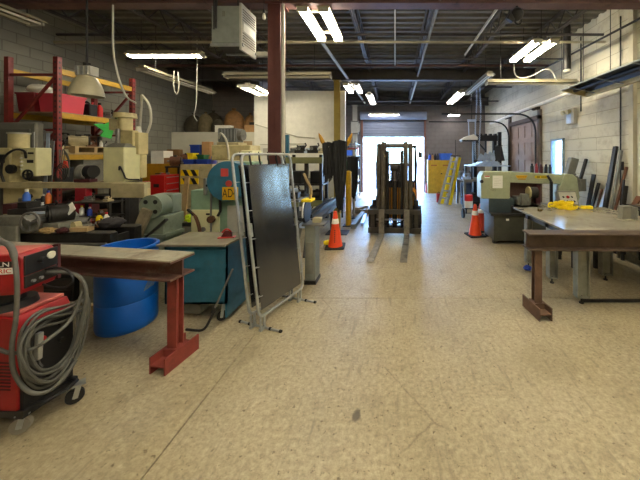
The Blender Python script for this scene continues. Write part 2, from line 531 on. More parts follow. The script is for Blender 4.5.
# roof deck: trapezoid ribs running across
m = MB()
y = YB - .2; prof = []
while y < YF + .2:
    prof += [(y, ZC - .04), (y + .09, ZC - .04), (y + .12, ZC + .03), (y + .21, ZC + .03)]
    y += .24
poly = prof + [(YF + .45, ZC + .03), (YF + .45, ZC + .12), (YB - .2, ZC + .12)]
n_ = len(prof)
for i in range(n_ - 1):
    (a, za), (b_, zb) = prof[i], prof[i + 1]
    m._add([(XL - .2, a, za), (XR + .2, a, za), (XR + .2, b_, zb), (XL - .2, b_, zb)], [(0, 1, 2, 3)])
m.b(XL - .2, XR + .2, YB - .2, YF + .2, ZC + .06, ZC + .14)
struct('ceiling', m, deckm)

def ibeam(m, p0, p1, h, w_, tf=.016, tw=.012):
    """I beam with its top at the points given, web vertical"""
    p0, p1 = Vector(p0), Vector(p1)
    dz = Vector((0, 0, 1))
    m.bar(p0 - dz * tf / 2, p1 - dz * tf / 2, w_, tf)
    m.bar(p0 - dz * (h - tf / 2), p1 - dz * (h - tf / 2), w_, tf)
    m.bar(p0 - dz * h / 2, p1 - dz * h / 2, tw, h - 2 * tf)
# girders across
for i, yy in enumerate((4.5, 9.0, 13.5)):
    m = MB(); ibeam(m, (XL, yy, 4.62), (XR, yy, 4.62), .38, .2, .022, .014)
    struct('trim_%d' % (2 + i), m, girderm if i == 0 else roofsteel)
# open-web joists running away from the camera, with paired angle chords
def joist(name, x, y0, y1):
    m = MB()
    for z in (4.86, 4.52):
        for s in (-1, 1): m.b(x + s * .025 - .018, x + s * .025 + .018, y0, y1, z - .018, z + .018)
    y = y0; k = 0
    while y + .28 < y1:
        m.bar((x, y, 4.52 if k % 2 else 4.86), (x, y + .28, 4.86 if k % 2 else 4.52), .02, .02)
        y += .28; k += 1
    struct(name, m, roofsteel)
for i, x in enumerate((-6.4, -4.85, -3.4, -.8, .68, 2.2, 3.5)):
    joist('trim_%d' % (10 + i), x, YB, YF)
# pipes and cross bridging under the joists
def pipe(name, pts, r, m_): struct(name, MB().t(pts, r, 8), m_)
pipe('trim_20', [(XL, 6.0, 4.27), (XR, 6.0, 4.27)], .028, fixture)
pipe('trim_21', [(XL, 6.05, 4.45), (XR, 6.05, 4.45)], .03, roofsteel)
pipe('trim_22', [(XL, 3.0, 4.46), (XR, 3.0, 4.46)], .02, roofsteel)
pipe('trim_23', [(XL, 7.6, 4.46), (XR, 7.6, 4.46)], .02, roofsteel)
pipe('trim_24', [(XL, 8.2, 4.47), (XR, 8.2, 4.47)], .035, girderm)
pipe('trim_25', [(-4.6, 10.8, 4.47), (XR, 10.8, 4.47)], .025, roofsteel)
pipe('trim_26', [(-4.6, 12.2, 4.2), (XR, 12.2, 4.2)], .03, roofsteel)
pipe('trim_27', [(.72, 3.2, 4.35), (.72, 8.9, 4.35)], .03, greysteel)
pipe('trim_28', [(.0, 3.2, 4.42), (.0, 8.0, 4.42)], .014, lightgrey)
pipe('trim_29', [(1.75, 4.0, 4.36), (1.75, 7.0, 4.36)], .025, lightgrey)
pipe('trim_30', [(-1.62, 4.7, 4.3), (-1.42, 13.2, 4.3)], .04, lightgrey)
pipe('trim_31', [(4.2, 3.4, 4.15), (3.9, 8.6, 4.15)], .022, darksteel)
pipe('trim_32', [(.72, 9.3, 4.33), (.72, 13.4, 4.33)], .035, lightgrey)

# columns: I sections on base plates
def column(name, x, y, wd, d, m_, zt=4.24):
    mb = MB()
    mb.b(x - wd / 2, x + wd / 2, y - d / 2, y - d / 2 + .014, 0, zt); mb.b(x - wd / 2, x + wd / 2, y + d / 2 - .014, y + d / 2, 0, zt)
    mb.b(x - .006, x + .006, y - d / 2, y + d / 2, 0, zt)
    mb.b(x - wd / 2 - .05, x + wd / 2 + .05, y - d / 2 - .05, y + d / 2 + .05, 0, .02)
    mb.b(x - wd / 2 - .04, x + wd / 2 + .04, y - d / 2 - .04, y + d / 2 + .04, zt - .02, zt)
    return struct(name, mb, m_)
column('trim_40', -1.9, 4.5, .2, .2, columnm)
column('trim_41', -1.86, 9.0, .17, .17, colyellow)
column('trim_42', -1.93, 13.5, .2, .2, lightgrey)
pipe('trim_43', [(-1.74, 4.36, 0), (-1.74, 4.36, 4.2)], .028, lightgrey)
wallpaint = mat('wall_paint', '#c4bea6', .7, 0, .12, 4)
# pilaster and blocked-up opening on the right wall
m = MB(); m.b(4.42, 4.5, 5.2, 5.3, 0, ZC); struct('trim_44', m, wallpaint)
m = MB(); m.b(4.44, 4.5, 4.2, 5.12, 2.58, 2.66); m.b(4.44, 4.5, 5.04, 5.12, .2, 2.58); m.b(4.44, 4.5, 4.2, 4.28, .2, 2.58)
struct('trim_45', m, wallpaint)
m = MB(); m.t([(4.47, 5.55, .4), (4.47, 5.55, 4.6)], .014); m.b(4.44, 4.5, 5.5, 5.6, 1.55, 1.72); struct('trim_46', m, darksteel)
m = MB(); m.t([(4.48, 6.75, 2.9), (4.48, 6.75, 4.7)], .014); struct('trim_47', m, darksteel)

# window in the right wall
m = MB()
m.b(4.44, 4.58, WY0, WY0 + .04, WZ0, WZ1); m.b(4.44, 4.58, WY1 - .05, WY1, WZ0, WZ1)
m.b(4.44, 4.58, WY0, WY1, WZ0, WZ0 + .05); m.b(4.44, 4.58, WY0, WY1, WZ1 - .05, WZ1)
win = struct('window_1', m, mat('window_frame', '#8fa4b4', .5))
glass = mat('glass', '#ffffff', 0.03, 0, 0, 5, trans=1.0)
MB().b(4.53, 4.536, WY0 + .04, WY1 - .05, WZ0 + .05, WZ1 - .05).build('pane', glass, win)
m = MB(); m.b(4.36, 4.5, WY0 - .05, WY1 + .05, WZ0 - .05, WZ0); m.build('window_sill', cream, win)

# garage door closed in the right wall
gd = mat('garage_panel', '#a8958a', .6, 0, .15, 5)
m = MB()
ph = GZ / 5
for k in range(5):
    z0 = k * ph
    m.b(4.52, 4.57, GY0 - .02, GY1 + .02, z0 - .001, z0 + ph + .001)
    m.b(4.49, 4.53, GY0 + .02, GY1 - .02, z0 + .01, z0 + .09); m.b(4.49, 4.53, GY0 + .02, GY1 - .02, z0 + ph - .09, z0 + ph - .01)
    for q in range(5):
        yy = GY0 + .02 + q * (GY1 - GY0 - .1) / 4
        m.b(4.49, 4.53, yy, yy + .06, z0 + .09, z0 + ph - .09)
d1 = struct('door_1', m, gd)
m = MB(); m.b(4.42, 4.5, GY0 - .14, GY0, 0, 3.25); m.b(4.42, 4.5, GY1, GY1 + .14, 0, 3.25); m.b(4.42, 4.5, GY0 - .14, GY1 + .14, GZ, GZ + .14)
m.build('door_frame', mat('door_frame_m', '#6a5c50', .7, 0, .2), d1)
for yy, xe in ((GY0 + .02, 1.45), (GY1 - .02, 1.3)):
    m = MB(); m.t([(4.38, yy, .1), (4.38, yy, 2.45)] + arc((4.38, yy, 2.5), (4.38, yy, 3.13), (3.75, yy, 3.13), 10) + [(xe, yy, 3.13)], .03, 6)
    m.build('track', black, d1)
m = MB(); m.c((4.3, GY0 - .12, 3.3), (4.3, GY1 + .12, 3.3), .018); m.build('torsion_shaft', darksteel, d1)
for yy in (GY0 - .02, GY1 + .02):
    m = MB(); m.c((4.3, yy - .03, 3.3), (4.3, yy + .03, 3.3), .075); m.ob((4.4, yy, 3.3), (.2, .02, .1)); m.build('cable_drum', darksteel, d1)

# roll-up door at the far end, part open, with jambs
slat = mat('roll_door', '#8b93a4', .5, .2, .1, 4)
m = MB()
z = 2.8; k = 0
while z < 3.62:
    m.pr([(14.06, z), (14.03, z + .02), (14.03, z + .1), (14.06, z + .12), (14.07, z + .12), (14.07, z)], 'yz', DX0 - .02, DX1 + .02)
    z += .12; k += 1
m.b(DX0 - .02, DX1 + .02, 14.03, 14.09, 2.74, 2.8)
d2 = struct('door_2', m, slat)
m = MB(); m.c((DX0 - .1, 13.75, 3.78), (DX1 + .1, 13.75, 3.78), .2, n=20); m.build('door_roll', slat, d2)
for x in (DX0, DX1):
    s = -1 if x < 0 else 1
    m = MB(); m.b(min(x, x + s * .09), max(x, x + s * .09), 13.93, 14.02, 0, 3.6); m.build('track', mat('jamb_brown', '#8a5e50', .6), d2)

# outside: sunlit apron beyond the door, pavement beside the window
m = MB(); m.b(-30, 30, 14.2, 60, -.3, -.05); struct('ground_outside', m, mat('pale_concrete_apron', '#c9c7c0', .8, 0, .1, 1))
m = MB(); m.b(4.75, 30, -10, 14.2, -.3, -.05); struct('pavement_outside', m, mat('pale_pavement', '#bdbab2', .8, 0, .1, 1))

# ------------------------------------------------------------------ light fittings
def tube_light(name, label, c, L_, width, n, lit, along='y', hang=None, group=None, m_on=None, housing=.07):
    """n tubes of length L_ under an enamel housing centred at c (tube height)"""
    rz = 0 if along == 'y' else PI / 2
    t = thing(name, label, 'ceiling light', c, rz, group)
    m = MB()
    m.b(-width / 2, width / 2, -L_ / 2 - .03, L_ / 2 + .03, .05, .05 + housing * .3)
    m.b(-.06, .06, -L_ / 2 - .03, L_ / 2 + .03, .05, .05 + housing)
    for s in (-1, 1):
        m.pr([(s * width / 2, .05), (s * (width / 2 + .04), .02), (s * (width / 2 + .045), .025), (s * width / 2, .06)], 'xz', -L_ / 2 - .03, L_ / 2 + .03)
    if n == 4:
        m = MB()
        for s in (-1, 1): m.b(s * .17 - .095, s * .17 + .095, -L_ / 2 - .03, L_ / 2 + .03, .05, .07)
        for y in (-L_ * .35, L_ * .35): m.b(-.26, .26, y - .025, y + .025, .07, .12)
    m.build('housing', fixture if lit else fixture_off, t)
    xs = [-.22, -.12, .12, .22] if n == 4 else [0] if n == 1 else [(-width / 2 + .06) + i * (width - .12) / (n - 1) for i in range(n)]
    for x in xs:
        MB().c((x, -L_ / 2, .015), (x, L_ / 2, .015), .019, n=10).build('tube', (m_on or tube_on) if lit else tube_off, t)
    for s in (-1, 1):
        e = MB()
        if n == 4:
            for q in (-1, 1):
                MB().b(q * .17 - .085, q * .17 + .085, s * (L_ / 2 + .012) - .012, s * (L_ / 2 + .012) + .012, -.015, .055).build('lamp_holder', lightgrey, t)
            continue
        e.b(-width / 2 + .01, width / 2 - .01, s * (L_ / 2 + .012) - .012, s * (L_ / 2 + .012) + .012, -.015, .055)
        e.build('lamp_holder', lightgrey, t)
    zt = hang if hang else 4.88
    for s in (-1, 1):
        MB().t([(0, s * L_ * .35, .05 + housing * .9), (0, s * L_ * .35, zt - c[2])], .006, 5).build('hanger', darksteel, t)
    return t
tube_light('tube_light', 'lit wide four tube light hanging right of the red steel column', (-1.31, 5.05, 4.15), 1.15, .52, 4, True)
tube_light('tube_light', 'lit four tube light with a white cord, near the right wall', (3.06, 6.26, 4.13), 1.15, .5, 4, True)
tube_light('tube_light', 'lit strip light across the ceiling left of the unit heater', (-5.15, 6.3, 4.06), 1.6, .2, 2, True, 'x', 4.88)
tube_light('tube_light', 'lit twin tube light in front of the white partition wall', (-3.95, 8.0, 3.66), 1.0, .5, 2, True)
tube_light('tube_light', 'lit twin tube light beside the top of the yellow column', (-1.45, 9.72, 4.13), 1.1, .55, 4, True, m_on=tube_cool)
tube_light('tube_light', 'lit narrow tube light left of the roll-up door, behind the yellow column light', (-.97, 11.5, 4.1), 1.9, .2, 2, True, m_on=tube_cool)
tube_light('tube_light', 'lit strip light lying across, just above the roll-up door', (-.52, 13.3, 3.74), 1.4, .12, 1, True, 'x', m_on=tube_cool)
tube_light('tube_light', 'lit twin tube light high on the right, far half of the hall', (2.42, 11.2, 4.1), 2.2, .3, 2, True, m_on=tube_cool)
tube_light('tube_light', 'small lit tube light in the far right corner of the ceiling', (2.75, 13.1, 3.7), .5, .5, 2, True, 'x', m_on=tube_cool)
tube_light('tube_light', 'unlit twin tube light over the corner left of the hanging dome lamp', (-6.0, 4.35, 4.02), .62, .3, 2, False)
tube_light('tube_light', 'long unlit strip light slanting over the loft sacks', (-5.6, 7.36, 3.72), 2.3, .26, 2, False)
tube_light('tube_light', 'long unlit strip light crossing behind the red steel column', (-2.73, 6.55, 3.66), 2.42, .2, 2, False, 'x')
tube_light('tube_light', 'unlit strip light crossing to the right wall below the corded light', (3.28, 6.75, 3.55), 2.1, .2, 2, False, 'x')
tube_light('tube_light', 'unlit strip light on the right running toward the far door', (2.55, 8.72, 3.98), 2.4, .2, 2, False)
# fittings of the same rows that carry on over and behind the camera
for x, y in ((-1.3, 1.6), (1.6, 1.4), (3.4, 2.6), (-1.3, -1.2), (2.2, -1.4)):
    tube_light('tube_light', 'lit four tube light over the near end of the hall', (x, y, 4.25), 1.2, .5, 4, True, group='lights over the near end of the hall')
# ================================================================== the aisle and foreground
# ---- red welder on casters with its wire feeder
wr = thing('welding_machine', 'red welding power source on casters with a black front panel, at the left edge', 'welder', (-2.47, 1.84, 0), R(-3))
# local: +x is the front panel, y away from camera, body to the left
m = MB(); m.pr([(-.78, .14), (-.015, .14), (-.015, .70), (-.05, .775), (-.78, .80)], 'xz', 0, .30); m.build('body', red, wr, .008)
m = MB(); m.b(-.76, -.06, .012, .288, .776, .802); m.build('top_cover', redfade, wr, .006)
m = MB(); m.b(-.015, .012, .012, .288, .16, .70); m.build('front_panel', black, wr, .004)
m = MB(); m.b(-.80, .03, -.004, .304, .115, .165); m.build('base_tray', black, wr, .004)
for z in range(9):
    MB().b(-.35, -.06, -.004, .002, .30 + z * .022, .308 + z * .022).build('louvre', maroon, wr)
for y, z in ((.10, .58), (.21, .62), (.21, .5)):
    MB().c((.01, y, z), (.032, y, z), .017, n=14).build('dial', redcap if z == .58 else darksteel, wr)
for y in (.07, .15, .23):
    MB().c((.01, y, .30), (.05, y, .30), .024, n=12).build('output_socket', darksteel, wr)
MB().t([(-.02, .03, .17), (.10, .06, .18), (.14, .15, .19), (.10, .24, .18), (-.02, .28, .17)], .012).build('front_rail', black, wr)
def caster(parent, x, y, r=.055, m_=rubber, rz=0.3, zt=.13):
    wv = Vector((math.cos(rz), math.sin(rz), 0)); ax_ = Vector((-math.sin(rz), math.cos(rz), 0))
    c = Vector((x, y, r))
    o = MB().c(c - ax_ * .018, c + ax_ * .018, r, n=22).build('caster', m_, parent)
    m = MB()
    for s in (-1, 1): m.bar(c + ax_ * s * .026 - Vector((0, 0, .01)), Vector((x, y, zt)) + ax_ * s * .026 + wv * .02, .03, .004, up=ax_)
    m.ob((x + wv.x * .02, y + wv.y * .02, zt), (.07, .07, .01), (0, 0, rz))
    m.c(c - ax_ * .03, c + ax_ * .03, .012, n=10)
    m.build('fork', galv, o)
    return o
caster(wr, -.03, .03, .05, mat('caster_grey', '#8a857a', .6), .5); caster(wr, .06, .26, .05, rubber, .9); caster(wr, -.72, .05); caster(wr, -.72, .27)

wf = thing('wire_feeder', 'red wire feeder box with a white name label, standing on the welder', 'wire feeder', (-2.49, 1.86, .802), R(10))
m = MB(); m.c((-.17, .12, 0), (-.17, .12, .045), .13, .12, n=24); m.c((-.17, .12, .045), (-.17, .12, .125), .075, n=20); m.build('swivel_base', black, wf)
m = MB(); m.pr([(-.75, .12), (0, .12), (.012, .15), (.012, .35), (-.02, .385), (-.75, .385)], 'xz', 0, .225); m.build('case', red, wf, .006)
m = MB(); m.b(-.74, -.03, .008, .217, .384, .390); m.build('lid', redfade, wf, .003)
m = MB(); m.b(.012, .022, .006, .222, .24, .372); m.build('control_panel', black, wf, .003)
m = MB(); m.b(.012, .022, .006, .222, .155, .235); m.build('connector_panel', darksteel, wf, .003)
MB().c((.022, .17, .325), (.032, .17, .325), .026, n=20).build('gauge', plastic, wf, label='round white-faced gauge')
MB().c((.022, .10, .315), (.05, .10, .315), .02, n=14).build('knob', black, wf)
for y in (.05, .10): MB().c((.02, y, .19), (.036, y, .19), .010, n=10).build('socket', galv, wf)
m = MB(); m.b(-.3, .0, .225, .237, .13, .38); m.b(-.01, .02, .225, .245, .13, .384); m.build('rear_flange', maroon, wf)
m = MB(); m.b(-.32, -.045, -.004, .001, .305, .345); lp = m.build('name_plate', black, wf, label='black and white name plate')
text_part('lettering', 'LINCOLN', .044, paper, wf, (-.052, -.0045, .325), (R(90), 0, 0), sx=1.25, align='RIGHT')
m = MB(); m.b(-.32, -.034, -.004, .001, .262, .302); m.build('name_plate', paper, wf)
text_part('lettering', 'ELECTRIC', .04, redcap, wf, (-.042, -.0045, .282), (R(90), 0, 0), sx=1.2, align='RIGHT')

# wound welding cables on the front of the welder: each one a cable
def W(px, py, Y): return at(px, py, Y)
outer = [(88, 296), (66, 305), (40, 313), (24, 330), (18, 352), (24, 376), (40, 388), (60, 380), (76, 358), (86, 326)]
names_ = ['outermost', 'second', 'third', 'fourth', 'fifth', 'sixth', 'innermost']
for k in range(7):
    f_ = 1 - .05 * k
    P = []
    for i, (px, py) in enumerate(outer):
        qx = 50 + (px - 50) * f_ + 1.6 * math.sin(i * 1.7 + k * 2.1); qy = 342 + (py - 342) * (f_ - .02 * k) + 1.8 * math.cos(i * 1.3 + k * 1.7)
        P.append(W(qx, qy, (2.40 - .010 * ((k * 3) % 7) + .006 * math.sin(i * 2 + k)) * F / (CX - qx)))
    P = spline(P + [P[0], P[1]], 6)[:-6]
    solo('welding_cable', MB().t(P, .0085, 8), hose, '%s loop of the grey cable coil hanging on the welder front' % names_[k], 'cable', world=True)
P = [W(-12, 232, 1.80), W(0, 241, 1.79), W(9, 245, 1.78), W(14, 256, 1.77), W(17, 285, 1.765), W(16, 318, 1.77), W(12, 345, 1.77), W(14, 372, 1.78), W(28, 391, 1.80), W(46, 392, 1.84), W(62, 380, 1.9), W(76, 360, 1.97)]
solo('torch_hose', MB().t(spline(P, 7), [.0165 if i < 22 else .012 for i in range(7 * 11 + 1)], 10), hose, 'thick grey hose hanging down in front of the wire feeder label', 'hose', world=True)
P = [W(-8, 346, 1.79), W(10, 353, 1.79), W(30, 350, 1.80), W(50, 338, 1.86), W(72, 318, 2.0), W(83, 290, 2.05)]
solo('welding_cable', MB().t(spline(P, 7), .011, 8), hose, 'grey cable crossing the welder from the left edge up to the right', 'cable', world=True)
P = [W(43, 270, 2.0), W(56, 268, 1.99), W(68, 271, 1.98), W(73, 280, 1.97), W(66, 287, 1.97), W(52, 287, 1.97), W(42, 284, 2.0)]
solo('control_lead', MB().t(spline(P, 7), .007, 8), black, 'thin black lead looping out of the wire feeder front', 'cable', world=True)
P = [W(43, 273, 2.0), W(60, 272, 2.03), W(78, 276, 2.05), W(86, 290, 2.05), W(84, 312, 2.05), W(77, 338, 2.04), W(72, 350, 2.02)]
solo('welding_cable', MB().t(spline(P, 7), .012, 8), hose, 'grey cable arching from the wire feeder front down to the coil', 'cable', world=True)
MB
P = [W(36, 318, 1.93), W(37, 350, 1.91)]
ck = thing('welding_torch', 'small grey torch clamp hanging in the cable coil on the welder', 'torch', W(38, 346, 1.875))
MB().bar((0, 0, -.09), (.01, 0, .09), .03, .03).build('grip', galv, ck, .006); MB().t([(0, 0, -.09), (.012, 0, -.12), (.03, 0, -.14)], .008).build('nozzle', darksteel, ck)

# ---- I-beam work stands
def work_stand(label, x0, x1, y0, y1, ztop, post, cat, mcol, mbeam, hb=.165, wb=.24, base_rz=0.0):
    t = thing('beam_stand', label, cat, (post[0], post[1], 0))
    m = MB(); ibeam(m, (x0, y0, ztop), (x1, y1, ztop), hb, wb, .016, .014)
    m.build('beam', mbeam, t, 0, True)
    zb = ztop - hb
    m = MB(); px, py = post
    s = .036
    m.b(px - .042, px + .042, py - s - .006, py - s + .004, .135, zb); m.b(px - .042, px + .042, py + s - .004, py + s + .006, .135, zb); m.b(px - .005, px + .005, py - s, py + s, .135, zb)
    m.build('post', mcol, t, 0, True)
    m = MB()
    c_, s_ = math.cos(base_rz), math.sin(base_rz)
    for dx in (-.07, .07):
        m.ob((px + dx * c_, py + dx * s_, .07), (.014, .34, .14), (0, 0, base_rz))
    m.ob((px, py, .125 - .055), (.14, .34, .014), (0, 0, base_rz))
    m.b(px - .06, px + .06, py - .06, py + .06, .075, .14)
    m.build('foot', mcol, t, 0, True)
    return t
topw = mat('worn_beam', '#6a4a40', .6, .25, .3, 5, .06, '#8a8474', .28)
ws = work_stand('red oxide steel I-beam work stand in front of the blue drum', -4.0, -1.87, 2.78, 2.47, .945, (-1.975, 2.52), 'work stand', rustred, topw, base_rz=R(-8))
MB().b(-.06, .06, -.06, .06, 0, .3).build('post', rustred, ws).location = (-1.6, .22, 0)  # far-end leg, behind the welder
ws2 = work_stand('brown steel I-beam work stand in front of the plate welding table', 1.53, 4.15, 3.27, 3.24, .952, (1.66, 3.28), 'work stand', mat('brown_post', '#6e5444', .65, .2, .3, 7, .1, '#4a382c', .2), brownsteel, .19, .2, R(6))
m = MB(); m.b(3.9, 4.0, 3.2, 3.3, 0, .77); m.build('post', brownsteel, ws2, 0, True)
for o in list(ws.children):
    if o.name.startswith('post') and abs(o.location.x + 1.6) < .01: o.scale = (1, 1, .78 / .3)
gr = MB()
for k in range(7):
    gr.t([(-2.12 + k * .008, 2.42, .785), (-2.13 + k * .010, 2.40, .74), (-2.14 + k * .012, 2.39, .69 + .008 * k)], .002, 4)
solo('string_tuft', gr, olive, 'small tuft of greenish string hanging under the red I-beam end', 'scrap', world=True)

m = MB(); m.bar((-4.0, 2.78, .951), (-1.87, 2.47, .951), .235, .012)
m.build('worn_flange_face', mat('worn_flange', '#a09a86', .6, .2, .3, 4, .08, '#5e4a40', .35), ws, 0, True, label='worn bare grey top of the beam')
# ---- blue drum
dr = thing('drum', 'open blue plastic drum standing behind the red I-beam stand', 'drum', (-2.92, 3.06, 0))
r0 = .257
m = MB(); m.lathe([(.001, .012), (r0 - .03, .0), (r0 - .008, .02), (r0, .06), (r0, .30), (r0 - .006, .31), (r0, .32), (r0, .60), (r0 - .006, .61), (r0, .62), (r0 + .001, .80), (r0 - .012, .84), (r0 - .022, .84), (r0 - .022, .8), (r0 - .02, .05), (.001, .05)], n=48)
m.build('shell', bluedrum, dr)
m = MB(); m.lathe([(r0 - .02, .835), (r0 + .004, .83), (r0 + .013, .845), (r0 + .012, .862), (r0 + .002, .87), (r0 - .018, .868), (r0 - .022, .85), (r0 - .02, .835)], n=48); m.build('rim', bluedrum, dr)

# ---- blue bench with steel plate top on casters
bb = thing('rolling_bench', 'blue steel cabinet bench on casters with a plate top, left of the welding screen', 'bench', (-2.2, 3.1, 0))
m = MB()
m.b(-.35, .34, .0, .02, .20, .855); m.b(-.35, -.33, .0, .42, .20, .855); m.b(.32, .34, .0, .42, .05, .855); m.b(-.35, .34, .40, .42, .20, .855); m.b(-.35, .34, 0, .42, .20, .22)
m.build('cabinet', bluepaint, bb)
m = MB(); m.b(-.34, .33, -.012, .0, .60, .80); m.build('apron', bluepaint, bb)
m = MB(); m.pr([(-.385, -.07), (.36, -.07), (.40, .43), (-.385, .43)], 'xy', .857, .882); m.build('plate_top', plate, bb, .002)
m = MB(); m.b(-.26, .0, .06, .36, .06, .2); m.build('lower_box', greysteel, bb)
caster(bb, -.27, .05, .05, rubber, 0, .2); caster(bb, .26, .04, .05, rubber, .4, .2); caster(bb, -.27, .36, .05, rubber, 0, .2); caster(bb, .26, .36, .05, rubber, 0, .2)
mg = thing('welding_magnet', 'red arrow-shaped welding magnet on the blue bench top', 'magnet', (-1.97, 3.28, .882), R(10))
m = MB(); m.b(-.09, .09, -.03, .03, 0, .012); m.build('base', redtool, mg, .003)
m = MB(); m.pr([(-.06, .012), (.06, .012), (.055, .06), (.02, .085), (-.02, .085)], 'xz', -.012, .012); m.build('block', mat('dark_red', '#5a1518', .5), mg, .003)
MB().t(arc((-.05, 0, .06), (0, 0, .14), (.05, 0, .06), 10), .008).build('handle', redtool, mg)
sb = MB().t(spline([at(205, 328, 3.0) - Vector((0, 0, .0)), at(213, 326, 2.99), at(220, 308, 2.99), at(226, 290, 3.02), at(233, 266, 3.05)], 6), .011, 8)
cb_ = thing('crank_bar', 'bent steel crank bar leaning on the front of the blue bench', 'crank', (-2.0, 2.98, 0))
MB().t(spline([(-.20, -.03, .012), (-.02, -.04, .014), (.05, -.02, .12), (.075, .0, .20)], 6), .013, 8).build('foot_bar', darksteel, cb_)
MB().t([(.07, -.005, .19), (.22, .09, .60)], .011, 8).build('handle_bar', steel, cb_)
MB().c((.065, -.008, .175), (.085, .004, .225), .02, n=10).build('collar', darksteel, cb_)

# ---- pair of welding screens
def screen(label, loc):
    t = thing('welding_screen', label, 'welding screen', loc, R(71.5))
    Wd, Zb, Zt, rc = .73, .14, 1.86, .07
    S = lambda x, z, y=0: (x, y + z * (.135 - .03 * x), z)
    pts = []
    for cx_, cz, a0 in ((-Wd / 2 + rc, Zb + rc, 180), (Wd / 2 - rc, Zb + rc, 270), (Wd / 2 - rc, Zt - rc, 0), (-Wd / 2 + rc, Zt - rc, 90)):
        for i in range(6):
            a = R(a0 + i * 18)
            pts.append(S(cx_ + rc * math.cos(a), cz + rc * math.sin(a)))
    MB().t(pts, .0155, 10, True).build('frame', galv, t)
    # curtain: slightly rippled thick vinyl
    m = MB(); n1, n2 = 20, 28; v = []
    for s in (-1, 1):
        for j in range(n2 + 1):
            z = .205 + (1.735 - .205) * j / n2
            for i in range(n1 + 1):
                x = -.325 + .65 * i / n1
                y = -.012 + .0015 * math.sin(x * 17 + z * 2) + .003 * math.sin(z * 4.1 + x * 3) + s * .002 - .03 * (z - .95) + (0 if x < -.25 else .1 * (x + .25) ** 2 / .4 if x < -.05 else .01 + .1 * (x + .05) - .035 * (x + .05) ** 2) * min(1, max(0, z - .3)) - .065 * (max(z, 1.1) - 1.5) ** 2
                v.append(S(x, z, y))
    N = (n1 + 1) * (n2 + 1); f = []
    for b_ in (0, N):
        for j in range(n2):
            for i in range(n1):
                q = b_ + j * (n1 + 1) + i
                f.append((q, q + 1, q + n1 + 2, q + n1 + 1))
    for i in range(n1):
        f.append((i, i + 1, N + i + 1, N + i)); q = n2 * (n1 + 1) + i; f.append((q, q + 1, N + q + 1, N + q))
    for j in range(n2):
        q = j * (n1 + 1); f.append((q, q + n1 + 1, N + q + n1 + 1, N + q)); q += n1; f.append((q, q + n1 + 1, N + q + n1 + 1, N + q))
    m._add(v, f, True); cu = m.build('curtain', vinyl, t)
    m = MB()
    m._add([S(-.325, 1.70, -.045), S(.325, 1.70, .0), S(.325, 1.738, .0), S(-.325, 1.738, -.045), S(-.325, 1.70, -.03), S(.325, 1.70, .015), S(.325, 1.738, .015), S(-.325, 1.738, -.03)], [(0, 1, 2, 3), (7, 6, 5, 4), (0, 4, 5, 1), (3, 2, 6, 7), (0, 3, 7, 4), (1, 5, 6, 2)])
    m.build('hem', vinyl, cu)
    for i in range(5):
        x = -.26 + .13 * i
        MB().t([S(x - .008, 1.72, -.02), S(x - .012, 1.80, -.018), S(x, 1.885, 0), S(x + .012, 1.80, .02), S(x + .008, 1.72, .0)], .0045, 5).build('tie', rubber, t)
    for s in (-1, 1):
        for i in range(5):
            z = .35 + .3 * i
            MB().t([S(s * .31, z, -.02), S(s * .335, z + .004, -.024), S(s * .375, z, 0), S(s * .335, z - .004, .022), S(s * .31, z, .0)], .004, 5).build('tie', galv, t)
    for s in (-1, 1):
        x = s * (Wd / 2 - .06)
        m = MB(); m.c((x, .014, .012), (x, .014, .145), .014, n=10); m.c((x - .05, .014, .012), (x - .05, .014, .145), .010, n=8)
        m.c((x, -.2, .013), (x, .21, .013), .0125, n=10); m.b(x - .06, x + .015, .0, .028, .0, .03)
        m.build('foot', galv, t)
        for y in (-.2, .21): MB().c((x, y - .012, .013), (x, y + .012, .013), .016, n=10).build('end_cap', rubber, t)
    m = MB(); m._add([S(-.37, .98, -.02), S(-.34, .98, -.02), S(-.34, 1.12, -.02), S(-.37, 1.12, -.02), S(-.37, .98, .02), S(-.34, .98, .02), S(-.34, 1.12, .02), S(-.37, 1.12, .02)], [(0, 1, 2, 3), (7, 6, 5, 4), (0, 4, 5, 1), (3, 2, 6, 7), (0, 3, 7, 4), (1, 5, 6, 2)])
    m.build('hinge_plate', galv, t)
    return t
s1 = screen('dark vinyl welding screen in a tube frame, the front one of the pair', (-1.285, 3.27, 0))
s2 = screen('dark vinyl welding screen standing close behind the front screen', (-1.41, 3.313, 0))

# ---- traffic cones
def cone(label, loc, m_, rz=0.1, band=white, Hc=.72):
    t = thing('traffic_cone', label, 'traffic cone', loc, rz)
    MB().pr([(-.19, -.17), (-.17, -.19), (.17, -.19), (.19, -.17), (.19, .17), (.17, .19), (-.17, .19), (-.19, .17)], 'xy', 0, .03).build('base', rubber, t, .004)
    m = MB(); m.lathe([(.145, .03), (.14, .045), (.085, Hc * .52), (.035, Hc - .02), (.028, Hc), (.001, Hc)], n=28); m.build('body', m_, t)
    q = lambda z: .14 + (.035 - .14) * (z - .045) / (Hc - .065) + .0025
    m = MB(); m.lathe([(q(Hc * .66), Hc * .66), (q(Hc * .66) + .002, Hc * .665), (q(Hc * .80) + .002, Hc * .795), (q(Hc * .80), Hc * .80)], n=28); m.build('band', band, t, label='pale reflective band')
    return t
c1 = cone('bright orange traffic cone in the aisle beside the hanging black hoses', (-1.2, 5.63, 0), orange)
m = MB()
for k in range(6): m.b(-.012, .012, -.14 + .0, -.135, .17 + k * .045, .195 + k * .045)
q = c1
m = MB()
for k in range(7):
    z = .14 + k * .036; rr = .14 + (.035 - .14) * (z - .045) / .655
    m.ob((.0, -rr - .001, z), (.02, .004, .022), (R(-8.5), 0, 0))
m.build('stencil_mark', maroon, c1, label='dark vertical stencil marks')
cone('orange traffic cone standing left of the pale green saw', (1.84, 6.44, 0), orange, .2)
